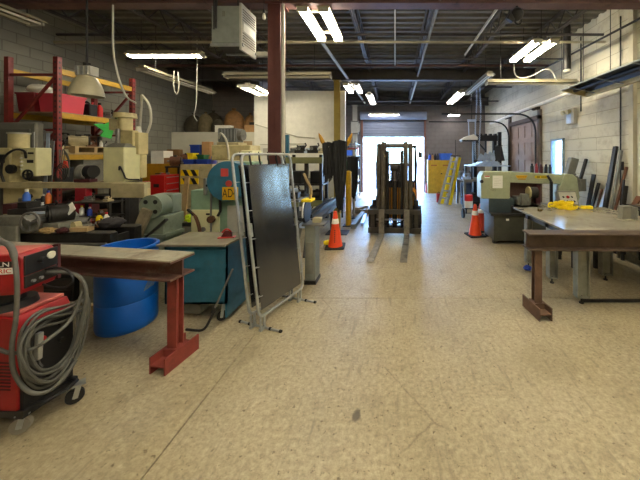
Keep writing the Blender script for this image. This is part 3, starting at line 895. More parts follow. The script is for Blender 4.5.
cone('duller red traffic cone tucked behind the one by the saw', (2.1, 6.86, 0), orangedull, .4, white, .66)

# ---- forklift seen from the front, forks down
fk = thing('forklift', 'yellow forklift with a black mast, its two forks lowered toward the camera', 'forklift', (-.02, 6.35, 0), R(-4.5))
mastm = mat('mast_steel', '#625c52', .5, .4, .35, 9, .05, '#2a2522', .25)
for x in (-.285, .285):
    m = MB()
    m.pr([(-1.56, .016), (-1.50, .012), (-.02, .012), (.0, .03), (.0, .62), (-.045, .62), (-.05, .07), (-.07, .058), (-1.54, .030)], 'yz', x - .062, x + .062)
    m.build('fork', steel if False else mat('fork_steel', '#8d887e', .42, .55, .35, 7, .05, '#3c3834', .35), fk, .004)
m = MB(); m.b(-.6, .6, .0, .055, .50, .61); m.build('carriage_bar', mat('carriage_steel', '#433f39', .55, .35, .35, 9, .05), fk, .004)
m = MB(); m.b(-.6, .6, .0, .055, .07, .19); m.build('carriage_bar', mat('carriage_steel', '#433f39', .55, .35, .35, 9, .05), fk, .004)
for x in (-.50, .50):
    MB().b(x - .04, x + .04, .02, .09, .12, .56).build('carriage_plate', MATS['carriage_steel'], fk)
for x in (-.33, .33):
    m = MB(); m.b(x - .012, x + .012, .05, .22, .12, .6); m.build('carriage_bracket', darksteel, fk)
MB().c((-.42, .09, .36), (.25, .09, .36), .022, n=10).build('side_shift_cylinder', steel, fk)
MB().t(spline([(-.42, .08, .33), (-.2, .05, .27), (.1, .06, .30), (.3, .08, .42)], 6), .014).build('hydraulic_hose', rubber, fk)
for s in (-1, 1):
    m = MB(); m.b(s * .405 - .012, s * .405 + .012, .12, .27, .08, 2.12); m.b(min(s * .40, s * .35), max(s * .40, s * .35), .12, .14, .08, 2.12); m.b(min(s * .40, s * .31), max(s * .40, s * .31), .25, .27, .08, 2.12)
    m.build('outer_mast_rail', mastm, fk)
    m = MB(); m.b(s * .295 - .012, s * .295 + .012, .10, .25, .10, 2.16); m.b(min(s * .29, s * .235), max(s * .29, s * .235), .10, .12, .10, 2.16); m.b(min(s * .29, s * .20), max(s * .29, s * .20), .23, .25, .10, 2.16)
    m.build('inner_mast_rail', mastm, fk)
    m = MB(); m.c((s * .165, .2, .1), (s * .165, .2, 1.95), .035, n=12); m.build('lift_cylinder', darksteel, fk)
    MB().t([(s * .10, .12, .3), (s * .10, .12, 1.55)], .012, 6).build('lift_chain', darksteel, fk)
for z, n_ in ((2.09, 'mast_crossbar'), (1.62, 'mast_crossbar'), (.16, 'mast_crossbar')):
    m = MB(); m.b(-.40, .40, .24, .29, z - .03, z + .03); m.build(n_, mastm, fk)
m = MB(); m.c((0, .18, .14), (0, .18, 1.25), .055, n=14); m.build('free_lift_cylinder', darksteel, fk)
m = MB(); m.c((0, .18, 1.25), (0, .18, 1.5), .032, n=12); m.build('cylinder_rod', steel, fk)
m = MB(); m.c((-.11, .16, 1.55), (.11, .16, 1.55), .07, n=18); m.build('chain_sheave', darksteel, fk)
MB().t(spline([(.14, .1, .5), (.15, .1, 1.2), (.1, .08, 1.62), (.05, .1, 1.3)], 6), .012).build('mast_hose', rubber, fk)
body_y = mat('forklift_yellow', '#d9921c', .45, 0, .15, 5, 0, '#6a4a14', .12)
m = MB(); m.pr([(.55, .28), (1.55, .28), (1.55, .62), (1.2, .95), (.95, .95), (.95, .5), (.72, .5), (.7, 1.05), (.55, 1.05)], 'yz', -.46, .46); m.build('chassis', body_y, fk, .02)
m = MB(); m.pr([(1.4, .3), (2.3, .3), (2.42, .45), (2.40, .95), (2.25, 1.05), (1.25, 1.0), (1.2, .95)], 'yz', -.52, .52); m.build('counterweight', body_y, fk, .04)
m = MB(); m.b(-.45, .45, .56, .62, 1.0, 1.22); m.build('dashboard', black, fk, .02)
m = MB(); m.b(-.24, .24, 1.15, 1.6, .98, 1.12); m.pr([(1.5, 1.1), (1.62, 1.1), (1.74, 1.62), (1.64, 1.62)], 'yz', -.22, .22); m.build('driver_seat', black, fk, .03)
m = MB(); m.tor((0, 0, 0), .17, .014, 'z', 24); m.c((0, 0, 0), (0, 0, -.35), .02, n=8); m.bar((-.16, 0, 0), (.16, 0, 0), .02, .015); m.xf(Matrix.Translation((-.05, .86, 1.3)) @ Euler((R(-35), 0, 0)).to_matrix().to_4x4()); m.build('steering_wheel', black, fk)
for s in (-1, 1):
    MB().t([(s * .48, .6, 1.0), (s * .50, .68, 1.6), (s * .47, .8, 2.02), (s * .46, .9, 2.08)], .026, 8).build('guard_post', black, fk)
    MB().t([(s * .46, 1.95, 1.0), (s * .46, 1.85, 2.06)], .03, 8).build('guard_post', black, fk)
    m = MB(); m.c((s * .42, .48, .30), (s * .62, .48, .30), .30, n=30)
    for k in range(20):
        a = 2 * PI * k / 20
        m.ob((s * .52, .48 + .3 * math.sin(a), .30 + .3 * math.cos(a)), (.2, .045, .02), (-a, 0, 0))
    wv_ = m.build('drive_tyre', rubber, fk); wv_.location.z = .012
    MB().c((s * .60, .48, .30), (s * .632, .48, .30), .14, n=20).build('hub', body_y, wv_)
    m = MB(); m.c((s * .36, 1.85, .22), (s * .52, 1.85, .22), .22, n=26); m.build('steer_tyre', rubber, fk)
    MB().t([(s * .43, .2, .25), (s * .47, .5, .8), (s * .40, .6, 1.0)], .03, 8).build('tilt_cylinder', darksteel, fk)
    m = MB(); m.b(s * .5 - .05, s * .5 + .05, .30, .36, .62, .78); m.build('front_lamp', darksteel, fk, .01)
m = MB()
m.b(-.5, .5, .86, .92, 2.05, 2.1); m.b(-.5, .5, 1.85, 1.91, 2.05, 2.1); m.b(-.5, -.45, .86, 1.91, 2.05, 2.1); m.b(.45, .5, .86, 1.91, 2.05, 2.1)
for k in range(6): m.b(-.36 + k * .13, -.33 + k * .13, .9, 1.88, 2.06, 2.09)
m.build('overhead_guard', black, fk)
MB().t([(.5, .7, 1.95), (.60, .68, 1.92), (.62, .68, 1.88)], .01, 6).build('mirror_arm', black, fk)
MB().ob((.60, .68, 1.85), (.1, .03, .14), (0, 0, .3)).build('mirror', black, fk, .01)

# ================================================================== the right side
# ---- plate welding table
wt = thing('welding_table', 'large steel plate welding table on grey legs, right foreground', 'welding table', (3.1, 4.2, 0))
m = MB(); m.b(2.16, 3.8, 3.40, 5.10, .872, .9); m.build('plate_top', plate, wt, .002, True)
legm = mat('leg_grey_green', '#8a8a7e', .6, .1, .25, 6, .05, '#5a5648', .25)
for lx, ly, ww in ((2.20, 4.62, .09), (2.27, 4.05, .12), (2.33, 3.50, .15), (3.12, 4.15, .15), (3.65, 3.6, .12), (3.65, 4.9, .12)):
    m = MB(); m.b(lx - ww / 2, lx - ww / 2 + .012, ly - .05, ly + .05, .09, .80); m.b(lx + ww / 2 - .012, lx + ww / 2, ly - .05, ly + .05, .09, .80); m.b(lx - ww / 2, lx + ww / 2, ly - .006, ly + .006, .09, .80)
    m.b(lx - ww / 2, lx + ww / 2, ly - .05, ly + .05, .08, .095)
    lg = m.build('leg', legm, wt, 0, True)
    m = MB(); m.c((lx, ly, .012), (lx, ly, .1), .011, n=8); m.c((lx, ly, 0), (lx, ly, .015), .028, n=12); m.build('levelling_foot', darksteel, lg, 0, True)
m = MB(); m.b(2.2, 3.72, 3.47, 3.53, .80, .872); m.b(2.2, 3.72, 4.02, 4.10, .80, .872); m.b(2.17, 3.72, 4.58, 4.66, .80, .872); m.b(2.2, 2.26, 3.5, 4.62, .80, .872); m.b(3.62, 3.7, 3.5, 4.95, .80, .872)
m.build('under_frame', darksteel, wt, 0, True)
m = MB(); m.bar((2.35, 3.52, .02), (3.7, 3.52, .02), .03, .03); m.build('floor_rail', darksteel, wt, 0, True)
# blue rag at the far leg
m = MB(); m.sph((0, 0, .035), (.06, .05, .04), 8, .25); solo('rag', m, bluebin, 'crumpled blue rag on the floor at the far left leg of the welding table', 'rag', (2.13, 4.5, 0))
# dark steel frame stool under the table
st = thing('steel_trestle', 'low dark steel frame standing under the welding table', 'trestle', (3.10, 4.78, 0))
for x in (-.18, .18):
    for y in (-.2, .2):
        MB().b(x - .025, x + .025, y - .025, y + .025, 0, .62).build('leg', darksteel, st)
m = MB(); m.b(-.21, .21, -.23, -.17, .56, .62); m.b(-.21, .21, .17, .23, .56, .62); m.b(-.21, -.15, -.2, .2, .56, .62); m.b(.15, .21, -.2, .2, .56, .62); m.build('top_frame', darksteel, st)
MB().b(-.2, .2, -.02, .02, .22, .26).build('stretcher', darksteel, st)
MB().bar((-.17, -.2, .3), (.17, -.2, .55), .04, .03).build('brace', darksteel, st)
t = thing('steel_trestle', 'long dark low steel rail frame on the floor behind the table legs', 'trestle', (2.82, 5.3, 0))
MB().b(-.28, .28, -.02, .02, .22, .27).build('rail', darksteel, t); MB().b(-.28, .28, -.015, .015, .05, .08).build('rail', darksteel, t)
for x in (-.26, .26): MB().b(x - .02, x + .02, -.1, .1, 0, .27).build('leg', darksteel, t)

# things on the table
ys = MB()
r2 = random.Random(5)
def strap_pile():
    m = MB()
    for k in range(8):
        cx_, cy_ = r2.uniform(-.20, .16), r2.uniform(-.07, .07)
        a, bq = r2.uniform(.09, .17), r2.uniform(.05, .09); rot = r2.uniform(0, PI)
        pts = []
        for i in range(16):
            th = 2 * PI * i / 16
            x, y = a * math.cos(th), bq * math.sin(th)
            pts.append((cx_ + x * math.cos(rot) - y * math.sin(rot), cy_ + x * math.sin(rot) + y * math.cos(rot), .02 + .012 * k + .02 * math.sin(th * 2 + k)))
        P = pts + [pts[0]]
        for i in range(16):
            m.bar(P[i], P[i + 1], .008, .034)
    m.bar((.05, -.02, .13), (.17, -.08, .10), .05, .012); m.bar((.17, -.08, .10), (.31, -.1, .03), .05, .012); m.bar((.3, -.1, .03), (.40, -.07, .02), .05, .02)
    m.bar((-.02, 0, .12), (.06, -.02, .14), .05, .02)
    return m
sp_ = thing('strap_pile', 'tangled yellow lifting sling heaped on the welding table', 'sling', (2.93, 4.98, .9))
strap_pile().build('webbing', strapyellow, sp_)
MB().ob((.45, -.04, .03), (.17, .09, .05), (0, 0, -.15)).build('folded_end', strapyellow, sp_, .01)
vb = thing('angle_block', 'welded steel angle block standing on the right of the welding table', 'steel block', (3.42, 4.13, .9), R(12))
MB().b(-.13, .13, -.1, .1, 0, .014).build('base_plate', plate, vb)
MB().b(-.10, .09, -.02, .06, .014, .20).build('block', greysteel, vb, .006)
MB().b(.05, .09, -.09, .06, .014, .19).build('gusset', greysteel, vb)
m = MB(); m.ob((0, 0, .006), (.16, .06, .012), (0, 0, .1)); solo('flat_bar', m, plate, 'short flat steel offcut lying in the middle of the welding table', 'offcut', (3.42, 4.66, .9))
m = MB(); m.c((-.03, 0, .02), (.04, 0, .02), .02, n=10); solo('bushing', m, mat('brass', '#8a7444', .4, .6), 'small brass-coloured bushing on the table in front of the sling', 'bushing', (2.44, 4.72, .9), .4)
m = MB(); m.ob((0, 0, .006), (.08, .03, .012)); solo('clamp_bit', m, darksteel, 'small dark steel scrap near the saw end of the table', 'scrap', (2.2, 4.88, .9), .3)

# ---- horizontal band saw
hs = thing('band_saw', 'pale green horizontal band saw on a dark cabinet, behind the welding table', 'band saw', (2.5, 6.1, 0))
cabm = mat('saw_cabinet', '#4d4d42', .55, .1, .25, 6, .03, '#35342c', .2)
m = MB(); m.b(2.05, 3.6, 5.8, 6.45, .07, .60); cbn = m.build('cabinet', cabm, hs, .008, True)
m = MB(); m.b(1.97, 3.65, 5.74, 6.52, .60, .645); m.build('chip_tray', darksteel, hs, .006, True)
for x in (2.1, 3.5):
    for y in (5.9, 6.38): MB().b(x - .04, x + .04, y - .04, y + .04, 0, .07).build('foot', darksteel, hs, 0, True)
m = MB(); m.b(2.35, 2.95, 5.795, 5.802, .2, .52); m.build('access_panel', cabm, cbn, 0, False); 
m = MB(); m.b(2.30, 2.36, 5.79, 5.80, .49, .53); m.build('latch', paper, hs, 0, True)
m = MB(); m.b(1.96, 2.50, 5.85, 6.45, .645, .95); m.build('blade_box', mat('dark_blue_steel', '#3c4a50', .5, .2, .25, 6), hs, .01, True)
m = MB(); m.pr([(1.80, .94), (2.40, .92), (2.42, 1.50), (1.86, 1.50), (1.80, 1.40)], 'xz', 5.85, 6.15); wb_ = m.build('wheel_housing', sawgreen, hs, .012, True)
m = MB(); m.b(1.98, 2.24, 5.835, 5.852, 1.10, 1.14); m.b(2.0, 2.26, 5.838, 5.85, 1.12, 1.42); m.build('document_box', sawgreen, hs, 0, True)
MB().b(2.035, 2.24, 5.826, 5.838, 1.16, 1.42).build('paper_sheet', paper, hs, 0, True)
m = MB()
for k in range(5): m.b(2.06, 2.06 + .1 + .05 * (k % 2), 5.8235, 5.8262, 1.36 - k * .035, 1.364 - k * .035)
m.build('sheet_print', lightgrey, hs, 0, True)
MB().b(1.87, 1.98, 5.842, 5.851, 1.37, 1.42).build('warning_label', paper, hs, 0, True, label='white and red warning label')
MB().b(1.875, 1.975, 5.838, 5.843, 1.395, 1.418).build('warning_band', redcap, hs, 0, True)
MB().c((1.80, 5.84, 1.30), (1.80, 5.80, 1.30), .035, n=14).build('knob', black, hs, 0, True)
m = MB(); m.pr([(2.4, 1.50), (3.72, 1.43), (3.74, 1.24), (3.1, 1.24), (2.4, 1.27)], 'xz', 5.92, 6.12); m.build('saw_arm', sawgreen, hs, .01, True)
m = MB(); m.pr([(3.44, .80), (3.84, .80), (3.90, .95), (3.84, 1.36), (3.76, 1.44), (3.58, 1.45), (3.50, 1.25), (3.44, 1.15)], 'xz', 5.9, 6.15); m.build('drive_housing', sawgreen, hs, .012, True)
def oval(m, cx_, cz, a, bq, y0, y1):
    return m.pr([(cx_ + a * math.cos(2 * PI * i / 20) ** 1, cz + bq * math.sin(2 * PI * i / 20)) for i in range(20)], 'xz', y0, y1)
m = MB(); m.pr([(2.55, 1.42), (2.80, 1.42), (2.77, 1.36), (2.58, 1.36)], 'xz', 5.912, 5.921); m.build('name_badge', yellow, hs, 0, True, label='worn yellow badge')
m = MB()
for k in range(5): m.ob((2.60 + k * .04, 5.911, 1.39), (.022, .003, .03), (0, .25, 0))
m.build('badge_print', mustard, hs, 0, True)
m = MB(); m.b(2.60, 2.76, 5.914, 5.921, 1.33, 1.35); m.build('badge_strip', mustard, hs, 0, True)
m = MB(); m.b(2.98, 3.20, 5.912, 5.921, 1.355, 1.415); oval(m, 2.98, 1.385, .03, .03, 5.912, 5.921); oval(m, 3.20, 1.385, .03, .03, 5.912, 5.921); m.build('name_badge', strapyellow, hs, 0, True, label='rounded bright yellow badge')
m = MB()
for k in range(3): m.b(2.995 + k * .024, 3.012 + k * .024, 5.908, 5.913, 1.372, 1.398)
for k in range(5): m.b(3.085 + k * .024, 3.102 + k * .024, 5.908, 5.913, 1.375, 1.395)
m.build('badge_print', black, hs, 0, True)
m = MB(); m.b(2.45, 3.2, 6.15, 6.22, .7, 1.24); m.build('back_guard', mat('brown_guard', '#5c4238', .7, 0, .25, 6), hs, 0, True)
m = MB(); m.b(2.42, 3.4, 5.8, 6.2, .645, .80); m.build('saw_bed', darksteel, hs, .01, True)
m = MB(); m.b(2.55, 2.85, 5.85, 6.1, .80, .97); m.b(2.62, 2.78, 5.8, 5.9, .8, 1.04); m.build('vise', greysteel, hs, .01, True)
m = MB(); m.c((2.82, 5.9, 1.06), (2.98, 5.9, 1.06), .12, n=24); m.build('motor', darksteel, hs, 0, True)
MB().c((2.80, 5.9, 1.06), (2.825, 5.9, 1.06), .125, n=24).build('motor_cover', cream, hs, 0, True)
m = MB(); m.bar((3.28, 5.88, .84), (3.28, 5.88, 1.30), .05, .05); m.bar((3.28, 5.88, 1.3), (3.2, 5.88, 1.42), .04, .04); m.build('blade_guide', black, hs, .006, True)
m = MB(); m.bar((3.38, 5.88, .84), (3.40, 5.88, 1.22), .035, .04); m.build('blade_guide', steel, hs, .004, True)
m = MB(); m.b(3.02, 3.12, 6.0, 6.1, .8, 1.2); m.build('coolant_can', maroon, hs, .01, True)
m = MB(); m.pr([(2.45, .80), (2.98, .80), (3.2, .82), (3.25, .80)], 'xz', 5.7, 6.2); m.b(2.75, 3.35, 5.55, 5.8, .76, .79); m.build('outfeed_plate', plate, hs, 0, True)
# spray cans on the saw arm
for k, (px, m_, nm) in enumerate(((532, black, 'black'), (536.5, mat('can_red', '#8a2030', .4), 'dark red'), (541, maroon, 'maroon'), (546, black, 'black'), (550, mat('can_navy', '#22283c', .4), 'navy'))):
    x = ax(px, 6.03); zt = 1.50 - .07 * (x - 2.4) / 1.32
    t = thing('spray_can', ['black spray can at the left end of the row on the saw arm', 'dark red spray can, second in the row on the saw arm', 'maroon spray can in the middle of the row on the saw arm', 'black spray can, fourth in the row on the saw arm', 'navy spray can at the right end of the row on the saw arm'][k], 'spray can', (x, 6.03, zt - .004))
    MB().lathe([(.001, 0), (.036, 0), (.036, .13), (.028, .155), (.001, .157)], n=16).build('can', m_, t)
    MB().lathe([(.022, .155), (.022, .195), (.016, .20), (.001, .20)], n=14).build('cap', m_, t)
# control console
cp = thing('control_console', 'tilted grey control box with a red button, between saw and leaning plates', 'control box', (3.42, 5.58, 0))
MB().b(-.05, .05, -.0, .1, 0, .84).build('pedestal', darksteel, cp)
MB().b(-.15, .15, -.1, .16, 0, .03).build('base', darksteel, cp)
m = MB(); m.ob((0, 0, .98), (.38, .10, .30), (R(-22), 0, 0)); m.build('box', greysteel, cp, .01)
m = MB(); m.ob((0, -.055, .998), (.33, .008, .24), (R(-22), 0, 0)); m.build('face_plate', lightgrey, cp)
MB().c((-.02, -.06, 1.03), (-.02, -.09, 1.018), .025, n=14).build('button', redcap, cp, label='red mushroom button')
for x, z in ((-.1, 1.03), (.07, 1.03), (-.1, .95), (-.03, .95), (.05, .95), (.1, .95)):
    MB().c((x, -.05 + (1 - z) * -.4, z), (x, -.085 + (1 - z) * -.4, z - .012), .013, n=10).build('switch', black, cp)
# dark upright grinder / punch
pm = thing('drill_machine', 'dark upright drilling machine near the small window', 'drilling machine', (4.08, 6.52, 0))
MB().b(-.16, .16, -.18, .18, 0, .06).build('base', darksteel, pm, .01)
MB().c((0, .05, .06), (0, .05, 1.5), .07, n=18).build('column', darksteel, pm)
m = MB(); m.pr([(-.24, 1.02), (.12, 1.02), (.14, 1.22), (.06, 1.38), (-.10, 1.36), (-.26, 1.16)], 'xz', -.2, .12); m.build('head', greysteel, pm, .02)
m = MB(); m.c((-.20, -.05, 1.12), (-.20, -.2, 1.12), .08, n=22); m.build('wheel', greysteel, pm)
m = MB(); m.bar((-.06, 0, 1.3), (.08, 0, 1.78), .16, .18); m.build('motor', greysteel, pm, .02)
MB().bar((.18, -.05, 1.2), (.36, -.02, 1.76), .06, .06).build('feed_arm', darksteel, pm, .01)
MB().b(.12, .30, -.12, .02, 1.02, 1.3).build('gear_box', greysteel, pm, .01)
MB().bar((-.12, -.14, 1.3), (.03, -.14, 1.42), .05, .04).build('lever', greysteel, pm)

# steel stock leaning on the right wall; each piece a thing
def lean(label, name, y, zt, w_, d, m_, off=.35, dy=0.0, z0=0.0, x_top=4.46):
    p0 = Vector((4.46 - off, y - dy, z0)); p1 = Vector((x_top - d / 2 - .012, y + dy, zt))
    m = MB(); m.bar(p0, p1, w_, d, up=(-1, 0, .2))
    return solo(name, m, m_, label, 'steel stock', world=True)
Zb_ = .46
lean('tall dark steel plate leaning on the wall right of the control box', 'steel_plate', 6.24, 1.42, .11, .03, darksteel, .2, 0, Zb_)
lean('narrower dark plate leaning beside the tall one by the control box', 'steel_plate', 6.09, 1.24, .07, .03, darksteel, .25, 0, Zb_)
lean('thin dark plate, right edge of the group by the control box', 'steel_plate', 6.0, 1.12, .05, .02, rust, .2, 0, Zb_)
lean('short thin rod leaning on the wall, alone, left of the tall bars', 'steel_rod', 5.86, 1.26, .022, .022, darksteel, .12, 0, Zb_)
lean('silver flat bar leaning left of the tallest dark channel', 'flat_bar', 5.70, 1.42, .10, .012, chalk, .40, .05, Zb_)
lean('tallest dark channel leaning on the cream wall behind the angle block', 'steel_channel', 5.55, 2.02, .085, .05, darksteel, .40, .06, Zb_)
lean('second long bar, grey, close right of the tallest channel', 'steel_bar', 5.43, 1.94, .05, .04, greysteel, .36, .05, Zb_)
lean('rusty angle bar leaning just right of the two tall bars', 'angle_bar', 5.36, 1.62, .05, .03, rust, .34, .0, Zb_)
lean('short square bar standing at the pilaster', 'steel_bar', 5.285, 1.27, .045, .05, darksteel, .2, 0, Zb_, 4.40)
lean('slanted thin dark bar crossing in front of the pilaster', 'steel_bar', 5.20, 1.38, .03, .03, darksteel, .36, .10, Zb_, 4.36)
lean('brown flat plate leaning behind the angle block', 'steel_plate', 5.08, 1.1, .12, .02, rust, .42, 0, Zb_)
lean('thin bar leaning at the far right edge of the picture', 'steel_bar', 4.62, 1.32, .03, .03, darksteel, .40, .12, .965)
# rack of dark offcuts at the right edge
rk = thing('scrap_rack', 'low dark rack of steel offcuts against the right wall at the edge', 'rack', (4.12, 4.62, 0))
for x in (-.12, .2):
    for y in (-.3, .3): MB().b(x - .02, x + .02, y - .02, y + .02, 0, .98).build('post', darksteel, rk)
for z in (.3, .62, .93): MB().b(-.14, .22, -.32, .32, z, z + .03).build('shelf', darksteel, rk)
for k in range(3):
    m = MB(); m.ob((0, 0, .02 + k * 0), (.05, .5, .04)); solo('offcut_bar', m, [darksteel, rust, greysteel][k], ['dark offcut bar lying on the scrap rack', 'rusty offcut bar lying on the scrap rack', 'grey offcut bar lying on the scrap rack'][k], 'offcut', (4.03 + k * .09, 4.62, .96), .05 * k)
# low bench with clutter by the right wall, seen under the table
lb = thing('low_bench', 'low dark steel bench along the right wall, seen under the table', 'bench', (4.22, 5.66, 0))
MB().b(-.24, .21, -.66, .66, .40, .46).build('bench_top', darksteel, lb)
for y in (-.62, 0, .62):
    for x in (-.2, .16): MB().b(x - .02, x + .02, y - .02, y + .02, 0, .40).build('leg', greysteel, lb)
for k, (y, s_, m_) in enumerate(((5.25, .14, darksteel), (5.5, .16, greysteel), (5.8, .12, black), (6.05, .16, darksteel))):
    m = MB(); m.b(-.08, .08, -s_ / 2, s_ / 2, 0, s_ * .6); m.b(-.05, .05, -s_ / 3, s_ / 3, s_ * .6, s_)
    solo('scrap_block', m, m_, ['small dark block on the floor, nearest under the low wall bench', 'grey block on the floor, second under the low wall bench', 'black block on the floor, third under the low wall bench', 'dark block on the floor at the far end under the low wall bench'][k], 'steel block', (4.2, y, 0), .1 * k, bevel=.01)

# emergency light on the right wall
el = thing('emergency_light', 'white emergency light box with two lamp heads high on the right wall', 'emergency light', (4.497, 7.05, 2.75))
MB().b(-.10, 0, -.15, .15, -.12, .26).build('case', lightgrey, el, .01)
MB().b(-.108, -.098, -.06, .13, -.1, .12).build('front_panel', chalk, el)
for y in (-.04, .16):
    MB().c((-.12, y, .2), (-.20, y, .17), .045, .06, n=14).build('lamp_head', cream, el)

# radiant tube heater along the right wall
ht = thing('radiant_heater', 'long radiant tube heater with a dark reflector hood along the right wall', 'heater', (4.0, 5.0, 3.2))
rx = [(3.72, 3.30), (4.02, 3.37), (4.24, 3.32), (4.28, 3.18)]
m = MB()
for i in range(3):
    (a, za), (b_, zb) = rx[i], rx[i + 1]
    m.pr([(a, za), (b_, zb), (b_, zb + .008), (a, za + .008)], 'xz', 3.0, 6.25)
m.build('reflector', mat('reflector', '#3c3b3a', .45, .4, .2, 4), ht, 0, True)
m = MB(); m.b(4.24, 4.30, 3.0, 6.25, 3.14, 3.23); m.build('lower_lip', cream, ht, 0, True)
m = MB(); m.b(3.70, 3.73, 3.0, 6.25, 3.285, 3.305); m.build('upper_lip', galv, ht, 0, True)
MB().c((4.02, 3.0, 3.29), (4.02, 6.35, 3.29), .05, n=14).build('burner_tube', darksteel, ht, 0, True)
for y in (3.5, 4.35, 5.2, 5.95):
    m = MB(); m.bar((3.71, y, 3.28), (4.26, y, 3.17), .015, .015); m.build('cross_strap', galv, ht, 0, True)
    MB().t([(4.0, y, 3.37), (4.0, y, 4.85)], .007, 5).build('hanger', darksteel, ht, 0, True)
MB().t([(4.02, 6.3, 3.28), (4.02, 9.0, 3.25), (4.02, 11.8, 3.17)], .042, 12).build('exhaust_tube', white, ht, 0, True, label='white exhaust tube')
MB().pr([(3.72, 3.28), (4.02, 3.38), (4.24, 3.34), (4.29, 3.15)], 'xz', 6.25, 6.28).build('end_cap', cream, ht, 0, True)
# bowl shaped fitting and stub above it
bl = thing('horn_speaker', 'pale bowl-shaped fitting hanging under a grey stub near the right wall', 'ceiling fitting', (ax(567, 6.5), 6.5, az(73, 6.5)))
MB().lathe([(.001, 0), (.06, .01), (.09, .05), (.08, .07), (.001, .08)], n=20).build('bowl', plastic, bl); MB().c((0, 0, .08), (0, 0, 1.1), .08, n=16).build('stub_duct', darksteel, bl)
# white cord loop of the right light
P = [at(514, 64, 6.1), at(515, 74, 6.2), at(521, 78, 6.3), at(532, 76, 6.4), at(543, 70, 6.5), at(551, 71, 6.55), at(557, 81, 6.6)]
solo('light_cord', MB().t(spline(P, 8), .012, 6), plastic, 'white cord swagging between two lights on the right', 'cord', world=True)
# hanging dark hoist above the aisle, right
hb_ = thing('chain_hoist', 'small dark hoist hanging from the near girder at the top edge', 'hoist', (ax(517, 4.5), 4.5, 4.0))
MB().sph((0, 0, .11), (.1, .09, .11), 8).build('body', darksteel, hb_); MB().tor((.02, 0, .0), .05, .012, 'y').build('hook', darksteel, hb_); MB().t([(0, 0, .22), (0, .0, .245)], .02, 8).build('shackle', darksteel, hb_)
MB().ob((-.1, 0, .05), (.12, .08, .1), (0, .5, 0)).build('hand_wheel_cover', darksteel, hb_, .01)
# ================================================================== clutter makers: each call makes one thing
def box_item(name, label, cat, x0, x1, y0, y1, z0, z1, m_, lid=True, lidm=None, rz=0.0, group=None):
    w_, d_, h_ = x1 - x0, y1 - y0, z1 - z0
    t = thing(name, label, cat, ((x0 + x1) / 2, (y0 + y1) / 2, z0), rz, group)
    MB().b(-w_ / 2, w_ / 2, -d_ / 2, d_ / 2, 0, h_ * (.93 if lid else 1)).build('body', m_, t, min(.008, w_ * .05))
    if lid:
        MB().b(-w_ / 2 - .004, w_ / 2 + .004, -d_ / 2 - .004, d_ / 2 + .004, h_ * .93, h_).build('lid', lidm or m_, t, .003)
    return t
def carton(label, x0, x1, y0, y1, z0, z1, m_=card, rz=0.0):
    w_, d_, h_ = x1 - x0, y1 - y0, z1 - z0
    t = thing('carton', label, 'box', ((x0 + x1) / 2, (y0 + y1) / 2, z0), rz)
    MB().b(-w_ / 2, w_ / 2, -d_ / 2, d_ / 2, 0, h_).build('body', m_, t, .003)
    MB().b(-w_ / 2 + .004, w_ / 2 - .004, -.02, .02, h_, h_ + .003).build('tape', mat('tape', '#c8b48a', .4), t)
    return t
def bin_item(label, x0, x1, y0, y1, z0, z1, m_, name='storage_bin', rz=0.0):
    w_, d_, h_ = x1 - x0, y1 - y0, z1 - z0
    t = thing(name, label, 'bin', ((x0 + x1) / 2, (y0 + y1) / 2, z0), rz)
    k = .88; a, bq = w_ / 2, d_ / 2; th = min(.012, w_ * .06)
    v = []
    for s_, z in ((k, 0), (1, h_)):
        v += [(-a * s_, -bq * s_, z), (a * s_, -bq * s_, z), (a * s_, bq * s_, z), (-a * s_, bq * s_, z)]
    for s_, z in ((1, h_), (k, th)):
        v += [(-(a - th) * s_, -(bq - th) * s_, z), ((a - th) * s_, -(bq - th) * s_, z), ((a - th) * s_, (bq - th) * s_, z), (-(a - th) * s_, (bq - th) * s_, z)]
    f = [(3, 2, 1, 0), (12, 13, 14, 15)]
    for L0 in (0, 4, 8):
        for i in range(4): f.append((L0 + i, L0 + (i + 1) % 4, L0 + 4 + (i + 1) % 4, L0 + 4 + i))
    MB()._add(v, f).build('shell', m_, t)
    m = MB(); m.b(-a - .01, a + .01, -bq - .01, -bq, h_ - .03, h_); m.b(-a - .01, a + .01, bq, bq + .01, h_ - .03, h_); m.b(-a - .01, -a, -bq, bq, h_ - .03, h_); m.b(a, a + .01, -bq, bq, h_ - .03, h_)
    m.build('rim', m_, t)
    return t
def bottle(label, x, y, z, r_, h_, m_, capm=black, name='bottle'):
    t = thing(name, label, 'bottle', (x, y, z))
    MB().lathe([(.001, 0), (r_, 0), (r_, h_ * .62), (r_ * .45, h_ * .8), (r_ * .4, h_ * .86), (.001, h_ * .86)], n=14).build('body', m_, t)
    MB().lathe([(r_ * .5, h_ * .84), (r_ * .5, h_ * .99), (.001, h_)], n=12).build('cap', capm, t)
    return t
def motor(label, x, y, z, r_, L_, m_, rz=0.0, name='electric_motor'):
    t = thing(name, label, 'motor', (x, y, z), rz)
    zc = r_ * 1.1
    m = MB(); m.c((-L_ / 2, 0, zc), (L_ / 2, 0, zc), r_, n=20)
    for k in range(8):
        a = 2 * PI * k / 8; m.ob((0, r_ * math.sin(a), zc + r_ * math.cos(a)), (L_ * .8, r_ * .14, r_ * .14), (-a, 0, 0))
    m.build('body', m_, t)
    MB().c((L_ / 2, 0, zc), (L_ / 2 + L_ * .12, 0, zc), r_ * .9, n=18).build('fan_cover', darksteel, t)
    MB().c((-L_ / 2 - L_ * .3, 0, zc), (-L_ / 2, 0, zc), r_ * .18, n=10).build('shaft', steel, t)
    MB().b(-L_ * .35, L_ * .35, -r_ * .8, r_ * .8, 0, r_ * .22).build('foot', m_, t)
    MB().b(-L_ * .15, L_ * .15, -r_ * .4, r_ * .4, zc + r_ * .9, zc + r_ * 1.25).build('terminal_box', darksteel, t)
    return t
